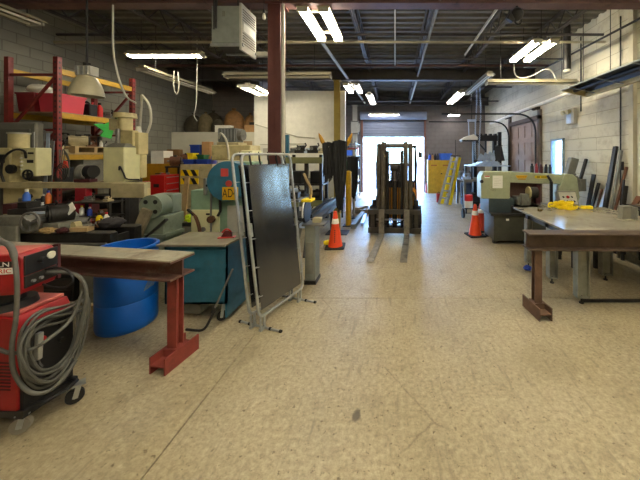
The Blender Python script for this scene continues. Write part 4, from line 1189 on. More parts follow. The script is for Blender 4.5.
def casting(label, x, y, z, s_, m_, rz=0.0, name='machine_part'):
    """a small lumpy machine casting: base, boss and pipe"""
    t = thing(name, label, 'machine part', (x, y, z), rz)
    MB().b(-s_ * .5, s_ * .5, -s_ * .35, s_ * .35, 0, s_ * .3).build('base', m_, t, s_ * .04)
    MB().c((-s_ * .3, -s_ * .1, s_ * .45), (s_ * .35, 0, s_ * .5), s_ * .24, n=14).build('barrel', m_, t)
    MB().t([(s_ * .3, 0, s_ * .5), (s_ * .5, .0, s_ * .75), (s_ * .4, 0, s_ * .95)], s_ * .07, 8).build('pipe', darksteel, t)
    MB().c((-s_ * .1, -s_ * .36, s_ * .45), (-s_ * .1, -s_ * .1, s_ * .45), s_ * .15, n=12).build('boss', steel, t)
    return t
def sack_item(label, x, y, z, rx_, ry_, h_, m_):
    t = thing('sack', label, 'sack', (x, y, z))
    m = MB(); pr_ = [(.001, 0), (.9, .01), (1.02, .18), (1.0, .5), (.82, .75), (.45, .92), (.2, .97), (.001, .97)]
    v = []; n = 20
    for r_, zz in pr_:
        for k in range(n):
            a = 2 * PI * k / n; j = 1 + .06 * math.sin(3 * a + x * 7 + zz * 5) + rnd.uniform(-.02, .02)
            v.append((r_ * rx_ * math.cos(a) * j, r_ * ry_ * math.sin(a) * j, zz * h_))
    f = [(i * n + k, i * n + (k + 1) % n, (i + 1) * n + (k + 1) % n, (i + 1) * n + k) for i in range(len(pr_) - 1) for k in range(n)]
    m._add(v, f, True); m.build('bag', m_, t)
    MB().lathe([(rx_ * .2, h_ * .94), (rx_ * .12, h_ * .98), (rx_ * .24, h_ * 1.06), (.001, h_ * 1.04)], n=12).build('tied_neck', m_, t)
    return t

# ================================================================== left side, near to far
# ---- lathe
lt = thing('lathe', 'long grey metal lathe with a dark bed, left side behind the red beam stand', 'lathe', (-4.4, 3.75, 0))
MB().b(-3.95, -3.62, 3.5, 4.0, 0, .64).build('pedestal', greysteel, lt, .01, True); MB().b(-5.25, -4.7, 3.5, 4.0, 0, .64).build('pedestal', greysteel, lt, .01, True)
m = MB(); m.b(-5.3, -3.58, 3.46, 4.04, .60, .645); m.build('chip_tray', darksteel, lt, .004, True)
m = MB(); m.b(-5.3, -3.58, 3.52, 3.62, .645, .86); m.b(-5.3, -3.58, 3.86, 3.96, .645, .86)
for k in range(7): m.b(-5.2 + k * .25, -5.16 + k * .25, 3.6, 3.88, .68, .80)
m.build('bed', darksteel, lt, .006, True)
for y in (3.55, 3.9): MB().pr([(y, .86), (y + .06, .86), (y + .03, .885)], 'yz', -5.3, -3.58).build('way', steel, lt, 0, True)
MB().c((-5.3, 3.49, .74), (-3.6, 3.49, .74), .016, n=10).build('lead_screw', steel, lt, 0, True)
m = MB(); m.pr([(-5.05, .88), (-4.52, .88), (-4.50, 1.0), (-4.60, 1.09), (-4.98, 1.09), (-5.06, 1.0)], 'xz', 3.46, 4.0); m.build('carriage', greysteel, lt, .012, True)
m = MB(); m.b(-4.95, -4.62, 3.42, 3.46, .68, .98); m.build('apron', greysteel, lt, .012, True)
m = MB(); m.b(-4.92, -4.66, 3.55, 3.9, 1.09, 1.16); m.b(-4.86, -4.74, 3.6, 3.75, 1.16, 1.24); m.build('tool_post', darksteel, lt, .006, True)
m = MB(); m.tor((-4.46, 3.42, 1.03), .115, .013, 'y', 28); m.c((-4.46, 3.40, 1.03), (-4.46, 3.56, 1.03), .03, n=12)
for k in range(3):
    a = 2 * PI * k / 3 + .4; m.bar((-4.46, 3.42, 1.03), (-4.46 + .115 * math.cos(a), 3.42, 1.03 + .115 * math.sin(a)), .018, .014)
m.build('handwheel', steel, lt, 0, True)
m = MB(); m.b(-4.48, -4.28, 3.56, 3.94, .88, .98); m.build('tailstock_base', greysteel, lt, .01, True)
m = MB(); m.c((-4.47, 3.62, 1.08), (-4.37, 3.80, 1.08), .115, n=26); m.c((-4.478, 3.607, 1.08), (-4.47, 3.62, 1.08), .12, n=26); m.c((-4.486, 3.595, 1.08), (-4.478, 3.607, 1.08), .06, n=20); m.build('chuck', darksteel, lt, 0, True)
m = MB(); m.c((-4.14, 3.60, .93), (-4.12, 3.66, .93), .06, n=16); m.build('hand_dial', cream, lt, 0, True)
du = thing('drawer_unit', 'dark low drawer unit on the floor under the lathe bed', 'drawers', (-4.32, 3.7, 0))
MB().b(-.26, .26, -.16, .2, 0, .30).build('body', darksteel, du, .006)
for k in range(2): MB().b(-.24, .24, -.172, -.158, .03 + k * .13, .145 + k * .13).build('drawer', black, du, .003)
bl_ = MB().b(-.1, .1, -.05, .05, 0, .07); solo('wood_block', bl_, wood, 'small pale wood block on the floor by the lathe pedestal', 'wood block', (-3.52, 3.36, 0), .2, bevel=.004)
# items on the lathe
m = MB(); m.sph((0, 0, .07), (.13, .13, .075), 10, .12); solo('cloth_heap', m, cloth, 'dark grey cloth dropped on the right end of the lathe bed', 'cloth', (-3.78, 3.74, .875))
m = MB(); m.sph((0, 0, .03), (.10, .05, .035), 8, .2); solo('rag', m, mat('rag_cream', '#b89c6a', .9, 0, .4, 20), 'cream oily rag on the lathe below the handwheel', 'rag', (-4.30, 3.47, .885))
m = MB(); m.sph((0, 0, .03), (.07, .05, .035), 8, .2); solo('rag', m, maroon, 'dark red rag on the lathe below the handwheel', 'rag', (-4.52, 3.50, 1.0) if False else (-4.12, 3.47, .885))
box_item('tin_box', 'maroon tin on the left of the lathe carriage', 'tin', -5.05, -4.93, 3.6, 3.8, 1.09, 1.22, maroon)
m = MB(); m.b(-.09, .09, -.02, .02, 0, .03); solo('parts_tray', m, chalk, 'small pale blue tray on the lathe carriage', 'tray', (-4.58, 3.62, 1.09), .3)
m = MB(); m.b(-.07, .07, -.003, .003, 0, .11); mm = m.xf(Euler((R(-25), R(35), R(-25))).to_matrix().to_4x4()); solo('paper_tag', mm, paper, 'white paper tag stuck on the lathe chuck', 'paper', (-4.335, 3.70, 1.10))

# ---- parts bench behind the lathe
pb = thing('parts_bench', 'dark bench crowded with small parts behind the lathe', 'bench', (-4.9, 4.25, 0))
MB().b(-.75, -.23, -.12, .12, 1.06, 1.10).build('bench_top', darksteel, pb)
for x in (-.72, -.26):
    for y in (-.1, .1): MB().b(x - .02, x + .02, y - .02, y + .02, 0, 1.06).build('leg', darksteel, pb)
MB().b(-.72, -.26, -.1, .1, .5, .53).build('shelf', darksteel, pb)
ps = thing('parts_stand', 'dark open stand with shelves of parts, right of the red post', 'stand', (-4.62, 4.26, 0))
for x in (-.2, .4):
    for y in (-.12, .12): MB().b(x - .015, x + .015, y - .015, y + .015, 0, 1.16).build('leg', darksteel, ps)
for z in (.5, .92, 1.13): MB().b(-.21, .41, -.13, .13, z, z + .02).build('shelf', darksteel, ps)
bottle('blue squeeze bottle on the parts bench behind the lathe handwheel', -5.50, 4.18, 1.10, .04, .24, bluebright, white)
bottle('orange bottle on the parts bench left of the red post', -5.20, 4.2, 1.10, .032, .22, mat('orange_bottle', '#d8701c', .4), bluebin)
bottle('small dark bottle beside the orange bottle on the parts bench', -5.30, 4.22, 1.10, .028, .16, black, white)
casting('small grey casting at the left end of the parts bench', -5.60, 4.24, 1.10, .16, greysteel, .3)
casting('dark casting beside the blue bottle on the parts bench', -5.38, 4.24, 1.10, .13, darksteel, -.3)
casting('steel fitting on top of the dark parts stand', -4.60, 4.2, 1.15, .12, steel, .4)
casting('rusty casting on the middle shelf of the parts stand', -4.44, 4.25, .94, .13, rust, .9)
bottle('white bottle on the middle shelf of the parts stand', -4.72, 4.22, .94, .028, .15, white, strapyellow)
bottle('small blue bottle on the middle shelf of the parts stand', -4.58, 4.2, .94, .03, .13, bluebin, white)
casting('pale casting at the right of the parts stand top', -4.34, 4.24, 1.15, .11, beige, -.3)
box_item('tin_box', 'dark tin box on the parts bench lower shelf', 'tin', -5.6, -5.25, 4.16, 4.32, .53, .72, black)

# ---- milling machine at the left edge
mm_ = thing('milling_machine', 'cream milling machine head with a round motor cap, left edge', 'milling machine', (-6.2, 4.7, 0))
MB().b(-6.45, -6.05, 4.6, 4.82, 0, 1.40).build('column', cream, mm_, .02, True)
MB().b(-6.58, -6.30, 4.58, 4.82, 1.38, 1.97).build('head', cream, mm_, .02, True)
MB().b(-6.32, -6.02, 4.60, 4.82, 1.66, 1.97).build('gear_case', cream, mm_, .02, True)
MB().b(-6.14, -5.88, 4.585, 4.80, 1.50, 1.97).build('speed_box', creamlight, mm_, .012, True)
MB().c((-6.31, 4.7, 1.97), (-6.31, 4.7, 2.2), .115, n=26).build('motor_cap', cream, mm_, 0, True)
MB().c((-6.31, 4.7, 2.2), (-6.31, 4.7, 2.225), .13, n=26).build('cap_rim', lightgrey, mm_, 0, True)
m = MB(); m.b(-6.12, -6.02, 4.578, 4.586, 1.86, 1.93); m.build('rating_plate', beige, mm_, 0, True)
m = MB(); m.b(-6.02, -5.92, 4.578, 4.586, 1.72, 1.77); m.build('display_plate', darksteel, mm_, 0, True)
for i, (x, z) in enumerate(((-6.10, 1.80), (-6.10, 1.74), (-6.10, 1.68), (-6.10, 1.62), (-5.93, 1.88), (-5.97, 1.88))):
    MB().c((x, 4.585, z), (x, 4.56, z), .014, n=10).build('button', white if i < 4 else black, mm_, 0, True)
m = MB(); m.tor((-5.97, 4.55, 1.53), .075, .014, 'y', 22); m.c((-5.97, 4.55, 1.53), (-5.97, 4.6, 1.53), .03, n=12); m.bar((-6.04, 4.55, 1.53), (-5.9, 4.55, 1.53), .02, .015); m.bar((-5.97, 4.55, 1.46), (-5.97, 4.55, 1.6), .02, .015); m.build('handwheel', black, mm_, 0, True)
MB().b(-6.50, -6.38, 4.572, 4.582, 1.72, 1.86).build('window_plate', black, mm_, 0, True)
MB().c((-6.28, 4.56, 1.62), (-6.28, 4.60, 1.62), .075, n=20).build('dial', black, mm_, 0, True)
m = MB(); m.pr([(-6.40, 1.30), (-6.18, 1.30), (-6.10, 1.38), (-6.45, 1.38)], 'xz', 4.60, 4.78); m.build('quill', cream, mm_, .01, True)
MB().c((-6.29, 4.69, 1.12), (-6.29, 4.69, 1.30), .05, .04, n=14).build('spindle', steel, mm_, 0, True)
P = [at(4, 182, 4.5), at(1, 172, 4.48), at(4, 158, 4.46), at(14, 150, 4.48), at(24, 151, 4.52), at(26, 158, 4.58)]
MB().t(spline(P, 7), .016, 8).build('cable_hose', black, mm_, 0, True)
gc = thing('electrical_cabinet', 'grey rounded electrical cabinet behind the milling machine head', 'cabinet', (-6.55, 4.91, 0))
m = MB(); m.b(-.33, .33, -.06, .06, .0, 2.42); m.build('body', mat('cabinet_grey', '#77766e', .55, .1, .2, 5), gc, .03)
MB().b(-.28, .24, -.072, -.058, .3, 2.3).build('door', mat('cabinet_grey_dark', '#66655e', .55, .1, .2, 5), gc, .015); MB().b(.26, .31, -.07, -.058, 1.7, 2.25).build('edge_strip', galv, gc)

# ---- beige beam with block end, on pillars
bm_ = thing('overhead_beam', 'long beige painted steel beam with a thicker block at its right end', 'beam', (-5.4, 4.5, 0))
MB().b(-6.9, -3.96, 4.46, 4.54, 1.32, 1.415).build('beam', beige, bm_, .006, True)
MB().b(-4.47, -3.94, 4.40, 4.46, 1.175, 1.405).build('end_block', beige, bm_, .008, True)
MB().b(-3.99, -3.945, 4.46, 4.52, .95, 1.32).build('end_strip', cream, bm_, 0, True)
MB().b(-4.56, -4.36, 4.46, 4.60, 0, 1.32).build('pillar', darksteel, bm_, .006, True)
MB().b(-6.86, -6.68, 4.46, 4.58, 0, 1.32).build('pillar', darksteel, bm_, .006, True)
m = MB(); m.b(-.1, .1, -.05, .05, 0, .05); solo('wood_block', m, wood, 'small wood offcut lying right of the rags on the lathe bed', 'wood block', (-3.98, 3.56, .885), .1)
MB().b(-5.09, -4.92, 4.45, 4.55, 0, 1.325).build('post', mat('pedestal_red', '#941626', .5, 0, .15, 6), bm_, .006, True, label='dark red post')
pg = thing('bench_grinder', 'small grinder with a grey round guard standing on the beige beam', 'grinder', (-5.0, 4.5, 1.415))
MB().b(-.10, .16, -.06, .06, 0, .05).build('base', maroon, pg, .006)
MB().c((-.03, -.02, .16), (.05, .0, .16), .12, n=24).build('wheel_guard', greysteel, pg); MB().c((.05, 0, .17), (.16, .0, .17), .10, n=20).build('motor', black, pg)
MB().b(.05, .14, -.04, .04, .04, .1).build('motor_foot', black, pg)
# cream milling / drilling machine in front of the rack
cm = thing('drill_press', 'cream boxy drilling machine with a dark sloped lid and motor on top', 'drilling machine', (-4.68, 4.85, 0))
MB().b(-4.80, -4.55, 4.75, 4.98, 0, 1.40).build('column', darksteel, cm, .01, True)
m = MB(); m.b(-4.88, -4.53, 4.68, 4.98, 1.40, 1.98); m.build('head', creamlight, cm, .012, True)
m = MB(); m._add([(-4.88, 4.68, 1.98), (-4.53, 4.68, 1.98), (-4.53, 4.98, 1.98), (-4.88, 4.98, 1.98), (-4.80, 4.76, 2.05), (-4.58, 4.76, 2.05), (-4.58, 4.92, 2.05), (-4.80, 4.92, 2.05)], [(0, 3, 2, 1), (4, 5, 6, 7), (0, 1, 5, 4), (1, 2, 6, 5), (2, 3, 7, 6), (3, 0, 4, 7)]); m.build('sloped_lid', greysteel, cm, .004, True)
MB().b(-4.76, -4.51, 4.98, 5.1, 1.44, 1.86).build('side_housing', cream, cm, .02, True); MB().b(-4.78, -4.49, 4.9, 5.1, 1.86, 2.25).build('upper_housing', cream, cm, .012, True)
MB().b(-4.86, -4.55, 4.86, 5.02, 2.0, 2.28).build('rear_housing', cream, cm, .012, True)
MB().c((-4.72, 4.9, 2.28), (-4.72, 4.9, 2.50), .10, n=20).build('motor', cream, cm, 0, True); MB().c((-4.72, 4.9, 2.50), (-4.72, 4.9, 2.58), .16, .15, n=24).build('motor_cap', cream, cm, 0, True)
MB().b(-4.95, -4.8, 4.84, 4.95, 2.28, 2.48).build('terminal_box', beige, cm, .01, True); MB().c((-4.75, 4.8, 2.0), (-4.75, 4.8, 2.3), .03, n=10).build('spindle_top', steel, cm, 0, True)
MB().c((-4.58, 5.0, 2.25), (-4.58, 5.0, 2.36), .05, .03, n=14).build('oil_cup', plastic, cm, 0, True)
for x in (-4.66, -4.56): MB().ob((x, 4.98, 1.62), (.055, .05, .22)).build('hinge_block', cream, cm, .015, True)
MB().t(spline([(-4.60, 4.67, 1.60), (-4.56, 4.64, 1.66), (-4.52, 4.66, 1.55), (-4.50, 4.70, 1.45), (-4.48, 4.9, 1.42)], 6), .012, 8).build('cable', black, cm, 0, True)
# silver strips leaning on the rack post
for k, (x, zt, lab) in enumerate(((-6.28, 2.30, 'silver strip leaning at the red rack post, leftmost of three'), (-6.19, 2.24, 'silver strip leaning at the red rack post, middle of three'), (-6.11, 2.1, 'silver strip leaning at the red rack post, rightmost of three'))):
    m = MB(); m.bar((x + .12, 4.80 + .0, 0), (x, 5.0, zt), .06, .012, up=(0, -1, 0)); solo('metal_strip', m, steel if k != 1 else chalk, lab, 'metal strip', world=True)

# ---- pallet rack along the left wall
RX0, RX1, RY0, RY1 = -6.98, -6.1, 5.06, 6.50
pr_k = thing('pallet_rack', 'tall red and yellow pallet rack against the left wall', 'rack', ((RX0 + RX1) / 2, (RY0 + RY1) / 2, 0))
for y in (RY0, RY1):
    for x in (RX0, RX1):
        m = MB(); m.b(x - .04, x + .04, y - .035, y + .035, 0, 3.62); m.b(x - .06, x + .06, y - .055, y + .055, 0, .012)
        pt = m.build('upright', rackred, pr_k, 0, True)
        if x == RX1:
            h_ = MB()
            for k in range(34): h_.b(x + .041, x + .0425, y - .012, y + .012, .2 + k * .1, .24 + k * .1)
            for k in range(34): h_.b(x - .012, x + .012, y - .0365, y - .035, .2 + k * .1, .24 + k * .1)
            sl_ = h_.build('slot_pattern', black, pt, 0, True); sl_['kind'] = 'stuff'
    for z in (.3, 1.3, 2.3, 3.3):
        MB().bar((RX0, y, z), (RX1, y, z), .04, .04).build('frame_strut', rackred, pr_k, 0, True)
    for z in (.3, 1.3, 2.3): MB().bar((RX0, y, z), (RX1, y, z + 1), .035, .035).build('frame_brace', rackred, pr_k, 0, True)
rackyel = mat('rack_yellow', '#b8901c', .55, 0, .25, 6, 0, '#5a4410', .2)
for z in (3.42, 2.62, 1.86, 1.30, .62):
    for x in (RX0, RX1): MB().b(x - .025, x + .025, RY0, RY1, z - .1, z).build('shelf_beam', rackyel if z > 1.5 else maroon, pr_k, 0, True)
    if z < 3.3: MB().b(RX0, RX1, RY0 + .04, RY1 - .04, z, z + .02).build('deck_board', woodold, pr_k, 0, True)
z2, z3, z4, z5 = 2.64, 1.88, 1.32, .64
bin_item('bright pink-red tote at the front of the top rack shelf, behind the dome lamp', -6.55, -6.13, 5.13, 5.55, z2, 2.98, pinkbin)
bin_item('dark red tote at the back of the top rack shelf, left of the front post', -6.95, -6.62, 5.13, 5.62, z2, 3.0, mat('dark_red_bin', '#7c1c24', .5))
m = MB(); m.sph((0, 0, .10), (.17, .19, .10), 10, .06); solo('plastic_bundle', m, plastic, 'milky plastic bundle lying on the dark red tote', 'plastic bundle', (-6.78, 5.37, 3.0))
jc = thing('jerry_can', 'black jerry can beside the pink-red tote on the top rack shelf', 'jerry can', (-6.28, 5.72, z2))
MB().b(-.13, .13, -.08, .08, 0, .24).build('body', black, jc, .02); MB().t(arc((-.1, 0, .23), (-.02, 0, .36), (.06, 0, .23), 8), .014).build('handle', black, jc); MB().c((.09, 0, .24), (.1, 0, .29), .02, n=10).build('cap', redcap, jc)
bottle('red bottle right of the black jerry can on the top rack shelf', -6.18, 5.86, z2, .05, .30, redtool, black)
casting('small steel valve on the top rack shelf right of the red bottle', -6.22, 6.05, z2 + .0, .2, steel, .3)
box_item('tool_case', 'flat dark tool case at the far end of the top rack shelf', 'tool case', -6.6, -6.13, 6.18, 6.46, z2, z2 + .12, darksteel)
box_item('tin_box', 'white-lidded tin behind the jerry can on the top rack shelf', 'tin', -6.75, -6.5, 5.7, 5.95, z2, z2 + .26, cream)
# pallet with machine parts, green sheet
def pallet(label, x0, x1, y0, y1, z, m_=wood):
    t = thing('pallet', label, 'pallet', ((x0 + x1) / 2, (y0 + y1) / 2, z))
    w_, d_ = x1 - x0, y1 - y0
    for k in range(3):
        y = -d_ / 2 + .03 + k * (d_ - .06) / 2
        MB().b(-w_ / 2, w_ / 2, y - .03, y + .03, .02, .12).build('stringer', m_, t)
    for k in range(5):
        x = -w_ / 2 + .05 + k * (w_ - .1) / 4
        MB().b(x - .045, x + .045, -d_ / 2, d_ / 2, .12, .14).build('deck_slat', m_, t)
    for x in (-w_ / 2 + .05, 0, w_ / 2 - .05): MB().b(x - .045, x + .045, -d_ / 2, d_ / 2, 0, .02).build('bottom_slat', m_, t)
    return t
pallet('small wooden pallet on the middle rack shelf under the machine parts', -6.92, -6.12, 5.36, 6.1, z3)
zp = z3 + .14
motor('greyish motor at the front of the pallet on the rack', -6.28, 5.55, zp, .10, .26, beige, .9)
motor('brown rusty motor in the middle of the pallet on the rack', -6.38, 5.82, zp, .11, .3, rust, .6)
casting('steel casting with pipe at the near end of the rack pallet', -6.5, 5.44, zp, .26, greysteel, .4)
casting('dark casting at the far end of the rack pallet', -6.5, 6.02, zp, .24, darksteel, -.4)
motor('pale motor behind the casting on the rack pallet', -6.75, 5.7, zp, .12, .3, greysteel, .2)
bottle('small white bottle on the front edge of the rack pallet', -6.17, 5.88, zp, .03, .13, white, white)
casting('rusty fitting hanging over the front edge of the rack pallet', -6.2, 5.7, zp + .0, .15, rust, 1.2)
casting('small steel casting between the two motors on the rack pallet', -6.24, 5.98, zp, .14, steel, .2)
motor('dark motor at the far back of the rack pallet', -6.72, 5.95, zp, .1, .24, darksteel, 1.0)
casting('beige pump on the bare shelf left of the rack pallet', -6.3, 5.2, z3, .26, beige, .2)
gs = MB(); th = .012
pts = [at(93, 124, 5.62), at(105, 124, 5.85), at(116, 118, 6.12), at(117, 127, 6.12), at(112, 131, 6.02), at(110, 139, 5.98), at(101, 136, 5.75), at(104, 131, 5.82)]
pts = [Vector((-6.07, p.y, p.z)) for p in pts]
n_ = len(pts)
gs._add([p for p in pts] + [p + Vector((.012, 0, 0)) for p in pts], [tuple(range(n_)), tuple(range(2 * n_ - 1, n_ - 1, -1))] + [(i, (i + 1) % n_, n_ + (i + 1) % n_, n_ + i) for i in range(n_)])
solo('green_sheet', gs, brightgreen, 'ragged bright green sheet hanging on the rack in front of the parts', 'sheet', world=True)
box_item('metal_case', 'grey metal case on the lower rack shelf right of the red grinder', 'metal case', -6.5, -6.12, 5.5, 5.9, z4, 1.80, greysteel)
carton('small carton on the lower rack shelf beside the grey case', -6.4, -6.12, 6.0, 6.25, z4, 1.66)
box_item('tin_box', 'dark box at the near end of the lower rack shelf', 'tin', -6.6, -6.2, 5.12, 5.4, z4, 1.62, black)
box_item('tool_box', 'maroon toolbox on the bottom rack shelf', 'toolbox', -6.6, -6.12, 5.3, 5.8, z5, .95, maroon)
box_item('tool_box', 'dark toolbox at the far end of the bottom rack shelf', 'toolbox', -6.6, -6.12, 5.95, 6.35, z5, .98, darksteel)

# wire tangle and orange tagged tool at the rack post
m = MB()
for k in range(5):
    m.t([Vector((-5.72 + .02 * k, 4.74, 1.38)) + Vector((math.cos(a) * (.05 + .012 * k), .01 * math.sin(3 * a), .12 + .015 * k + math.sin(a) * (.11 + .008 * k))) for a in [2 * PI * i / 24 for i in range(24)]], .006, 5, True)
solo('wire_coil', m, darksteel, 'coil of dark wire standing on the beige beam by the rack post', 'wire', world=True)

# ---- pendant dome lamp
pl = thing('dome_lamp', 'enamel dome lamp hanging from the ceiling in front of the pallet rack', 'pendant lamp', (ax(87, 3.9), 3.9, 2.67))
MB().lathe([(.18, 0), (.178, .025), (.162, .11), (.135, .19), (.10, .255), (.08, .275), (.075, .272), (.095, .248), (.128, .185), (.154, .105), (.17, .025), (.173, 0), (.18, 0)], n=40).build('shade', mat('lamp_enamel', '#b5ad90', .4, .1, .2, 5), pl)
MB().b(-.105, .105, -.06, .06, .275, .41).build('ballast_box', lightgrey, pl, .01)
for x in (-.07, .0, .07): MB().b(x - .016, x + .016, -.072, -.058, .29, .40).build('box_rib', galv, pl)
MB().lathe([(.001, .06), (.05, .08), (.07, .14), (.04, .22), (.03, .26), (.001, .26)], n=16).build('bulb', plastic, pl)
MB().c((0, 0, .40), (0, 0, .46), .04, n=12).build('collar', darksteel, pl); MB().t([(0, 0, .44), (0, 0, 2.25)], .012, 6).build('rod', darksteel, pl)

# ---- unit heater
uh = thing('unit_heater', 'grey box unit heater with louvres hanging left of the red steel column', 'heater', (-2.52, 4.38, 3.42))
hx0, hx1 = -.22, .20; hy0, hy1 = -.20, .22
MB().b(hx0, hx1, hy0, hy1, .10, .66).build('casing', mat('heater_grey', '#8b9088', .5, .2, .2, 7, .03, '#6a6c62', .15), uh, .008)
MB().b(hx1, hx1 + .035, hy0 - .01, hy1 + .01, .0, .70).build('front_frame', lightgrey, uh, .004)
for k in range(14):
    if 5 <= k <= 8: continue
    MB().ob((hx1 + .035, 0, .11 + k * .039), (.03, hy1 - hy0 - .06, .006), (0, R(35), 0)).build('louvre', darksteel, uh)
MB().b(hx1 + .035, hx1 + .042, hy0 + .04, hy1 - .04, .30, .42).build('blank_panel', white, uh)
for y in (hy0 + .0, hy1 - .03): MB().b(hx0 - .02, hx1 + .05, y, y + .035, .06, .10).build('bottom_rail', galv, uh)
MB().b(hx0, hx1, hy0 + .03, hy1 - .03, .085, .10).build('bottom_plate', darksteel, uh)
m = MB(); m.t([(hx0 + .08, hy0 - .02, .80), (hx0 + .08, hy0 - .02, .32)], .016); m.t([(hx0 + .05, hy0 - .02, .30), (hx0 + .05, hy0 - .02, .82)], .010); m.build('gas_pipe', darksteel, uh)
m = MB(); m.b(-.06, -.01, hy0 - .004, hy0, .50, .58); m.build('rating_plate', greysteel, uh)
for x in (hx0 + .05, hx1 - .05):
    for y in (hy0 + .05, hy1 - .05): MB().t([(x, y, .66), (x, y, 1.45)], .01, 6).build('hanger_rod', darksteel, uh)
MB().b(hx1 + .0, hx1 + .22, hy1 + .02, hy1 + .1, .06, .14).build('junction_box', lightgrey, uh, .01)
MB().t(arc((hx1 + .2, hy1 + .06, .12), (hx1 + .36, hy1 + .06, .12), (hx1 + .40, hy1 + .06, -.05), 8), .012).build('flex_conduit', galv, uh)
# bare bulb by the column
bbl = thing('bare_bulb', 'small bare bulb hanging between the unit heater and the red column', 'bulb', (ax(264, 4.2), 4.2, az(20, 4.2)))
MB().lathe([(.001, 0), (.02, .01), (.026, .04), (.018, .08), (.014, .1), (.001, .1)], n=14).build('globe', plastic, bbl); MB().c((0, 0, .1), (0, 0, .15), .02, n=10).build('socket', darksteel, bbl); MB().t([(0, 0, .15), (0, .0, .98)], .005, 5).build('cord', black, bbl)
# hanging cords
P = [at(113, 46, 4.0), at(115, 62, 4.0), at(120, 82, 4.0), at(127, 97, 4.0), at(136, 103, 4.0)]
solo('air_hose', MB().t([at(113, 5, 4.0) + Vector((0, 0, .0))] + spline(P, 7), .012, 8), lightgrey, 'pale grey hose hanging down right of the dome lamp', 'hose', world=True)
P = [at(142, 95, 6.3), at(149, 105, 6.3), at(151, 120, 6.3), at(147, 133, 6.3), at(141, 136, 6.3), at(140, 128, 6.3), at(141, 112, 6.3), at(142, 95, 6.3)]
solo('hose_loop', MB().t(spline(P, 7), .024, 8), lightgrey, 'big loop of pale hose hanging at the far end of the pallet rack', 'hose', world=True)
P = [at(174, 71, 6.6), at(174, 88, 6.6), at(177, 94, 6.6), at(179, 86, 6.6), at(178, 72, 6.6)]
solo('pull_cord', MB().t(spline(P, 7), .010, 6), lightgrey, 'short pale cord loop hanging over the slanting unlit light', 'cord', world=True)
P = [at(197, 40, 7.0), at(197, 80, 7.0), at(196, 105, 7.0), at(194, 115, 7.0), at(197, 121, 7.0)]
solo('pull_cord', MB().t(spline(P, 7), .010, 6), lightgrey, 'long pale knotted cord hanging in front of the loft sacks', 'cord', world=True)

# ---- shaper behind the drum, leaning plank
sh = thing('shaping_machine', 'grey-green shaping machine with a round drilled disc, behind the drum', 'shaping machine', (-3.62, 4.3, 0))
MB().b(-.2, .2, -.15, .25, 0, .95).build('base', greengrey, sh, .02); MB().b(-.24, .24, -.18, .28, .62, .68).build('table', greengrey, sh, .01)
m = MB(); m.c((.04, -.2, 1.09), (.04, .0, 1.09), .17, n=28); m.build('disc', greengrey, sh)
for k in range(4):
    a = PI / 4 + k * PI / 2; MB().c((.04 + .1 * math.cos(a), -.204, 1.09 + .1 * math.sin(a)), (.04 + .1 * math.cos(a), -.198, 1.09 + .1 * math.sin(a)), .032, n=14).build('hole', black, sh)
MB().b(-.1, .2, .0, .2, .95, 1.25).build('head', greengrey, sh, .02); MB().b(-.16, .1, -.12, .0, .72, .9).build('vise', darksteel, sh, .01); MB().bar((-.2, -.17, .5), (.25, -.17, .9), .05, .03).build('arm', darksteel, sh)
m = MB(); m.bar((-3.98, 3.86 + .15, 0), (-3.60, 4.07, 1.06), .14, .05, up=(0, -1, 0)); solo('plank', m, woodold, 'weathered plank leaning at the shaping machine behind the drum', 'plank', world=True)
dc = thing('small_cabinet', 'dark small cabinet between the shaping machine and green band saw', 'cabinet', (-3.32, 4.62, 0))
MB().b(-.12, .22, -.12, .2, 0, .76).build('body', darksteel, dc, .01); MB().b(-.10, .20, -.128, -.118, .1, .7).build('door', greysteel, dc, .004)
m = MB(); m.sph((0, 0, .06), (.08, .06, .06), 8, .3); solo('hi_vis_cloth', m, chartreuse, 'crumpled fluorescent yellow cloth on the small dark cabinet', 'cloth', (-3.34, 4.56, .76))

# ---- vertical band saw with blue wheel cover
vs = thing('vertical_band_saw', 'pale green vertical band saw with a blue round wheel cover, behind the blue bench', 'band saw', (-2.6, 4.2, 0))
MB().b(-2.96, -2.12, 4.05, 4.5, 0, 1.34).build('cabinet', green, vs, .015, True)
MB().b(-2.94, -2.53, 4.035, 4.055, .35, 1.06).build('door', creamlight, vs, .008, True); MB().b(-2.42, -2.15, 4.03, 4.052, .35, 1.12).build('side_panel', lightgrey, vs, .02, True)
MB().b(-2.72, -2.67, 4.028, 4.036, .985, 1.01).build('maker_plate', darksteel, vs, 0, True)
MB().c((-2.76, 4.04, .78), (-2.76, 4.02, .78), .035, n=14).build('latch', greysteel, vs, 0, True)
MB().b(-2.42, -2.1, 4.15, 4.45, 1.34, 1.75).build('neck', green, vs, .015, True)
m = MB(); m.c((-2.36, 3.93, 1.48), (-2.36, 4.15, 1.48), .285, n=44); m.build('wheel_cover', bluepaint, vs, .008, True)
MB().b(-2.72, -2.69, 3.97, 4.02, 1.28, 1.52).build('guide_post', greysteel, vs, .004, True); MB().b(-2.70, -2.56, 3.98, 4.02, 1.40, 1.43).build('guide_arm', darksteel, vs, 0, True)
m = MB(); m.t([(-2.50, 4.0, 1.25), (-2.49, 3.99, 1.05), (-2.52, 3.98, .98)], .018); m.build('blade_cover', darksteel, vs, 0, True)
MB().c((-2.63, 3.98, .93), (-2.63, 4.03, .93), .05, n=16).build('hand_knob', rust, vs, 0, True)
MB().t([(-2.63, 4.0, .98), (-2.63, 4.0, 1.3)], .012, 6).build('adjust_rod', steel, vs, 0, True); MB().t([(-2.63, 4.0, .88), (-2.63, 4.0, .7)], .012, 6).build('adjust_rod', steel, vs, 0, True)
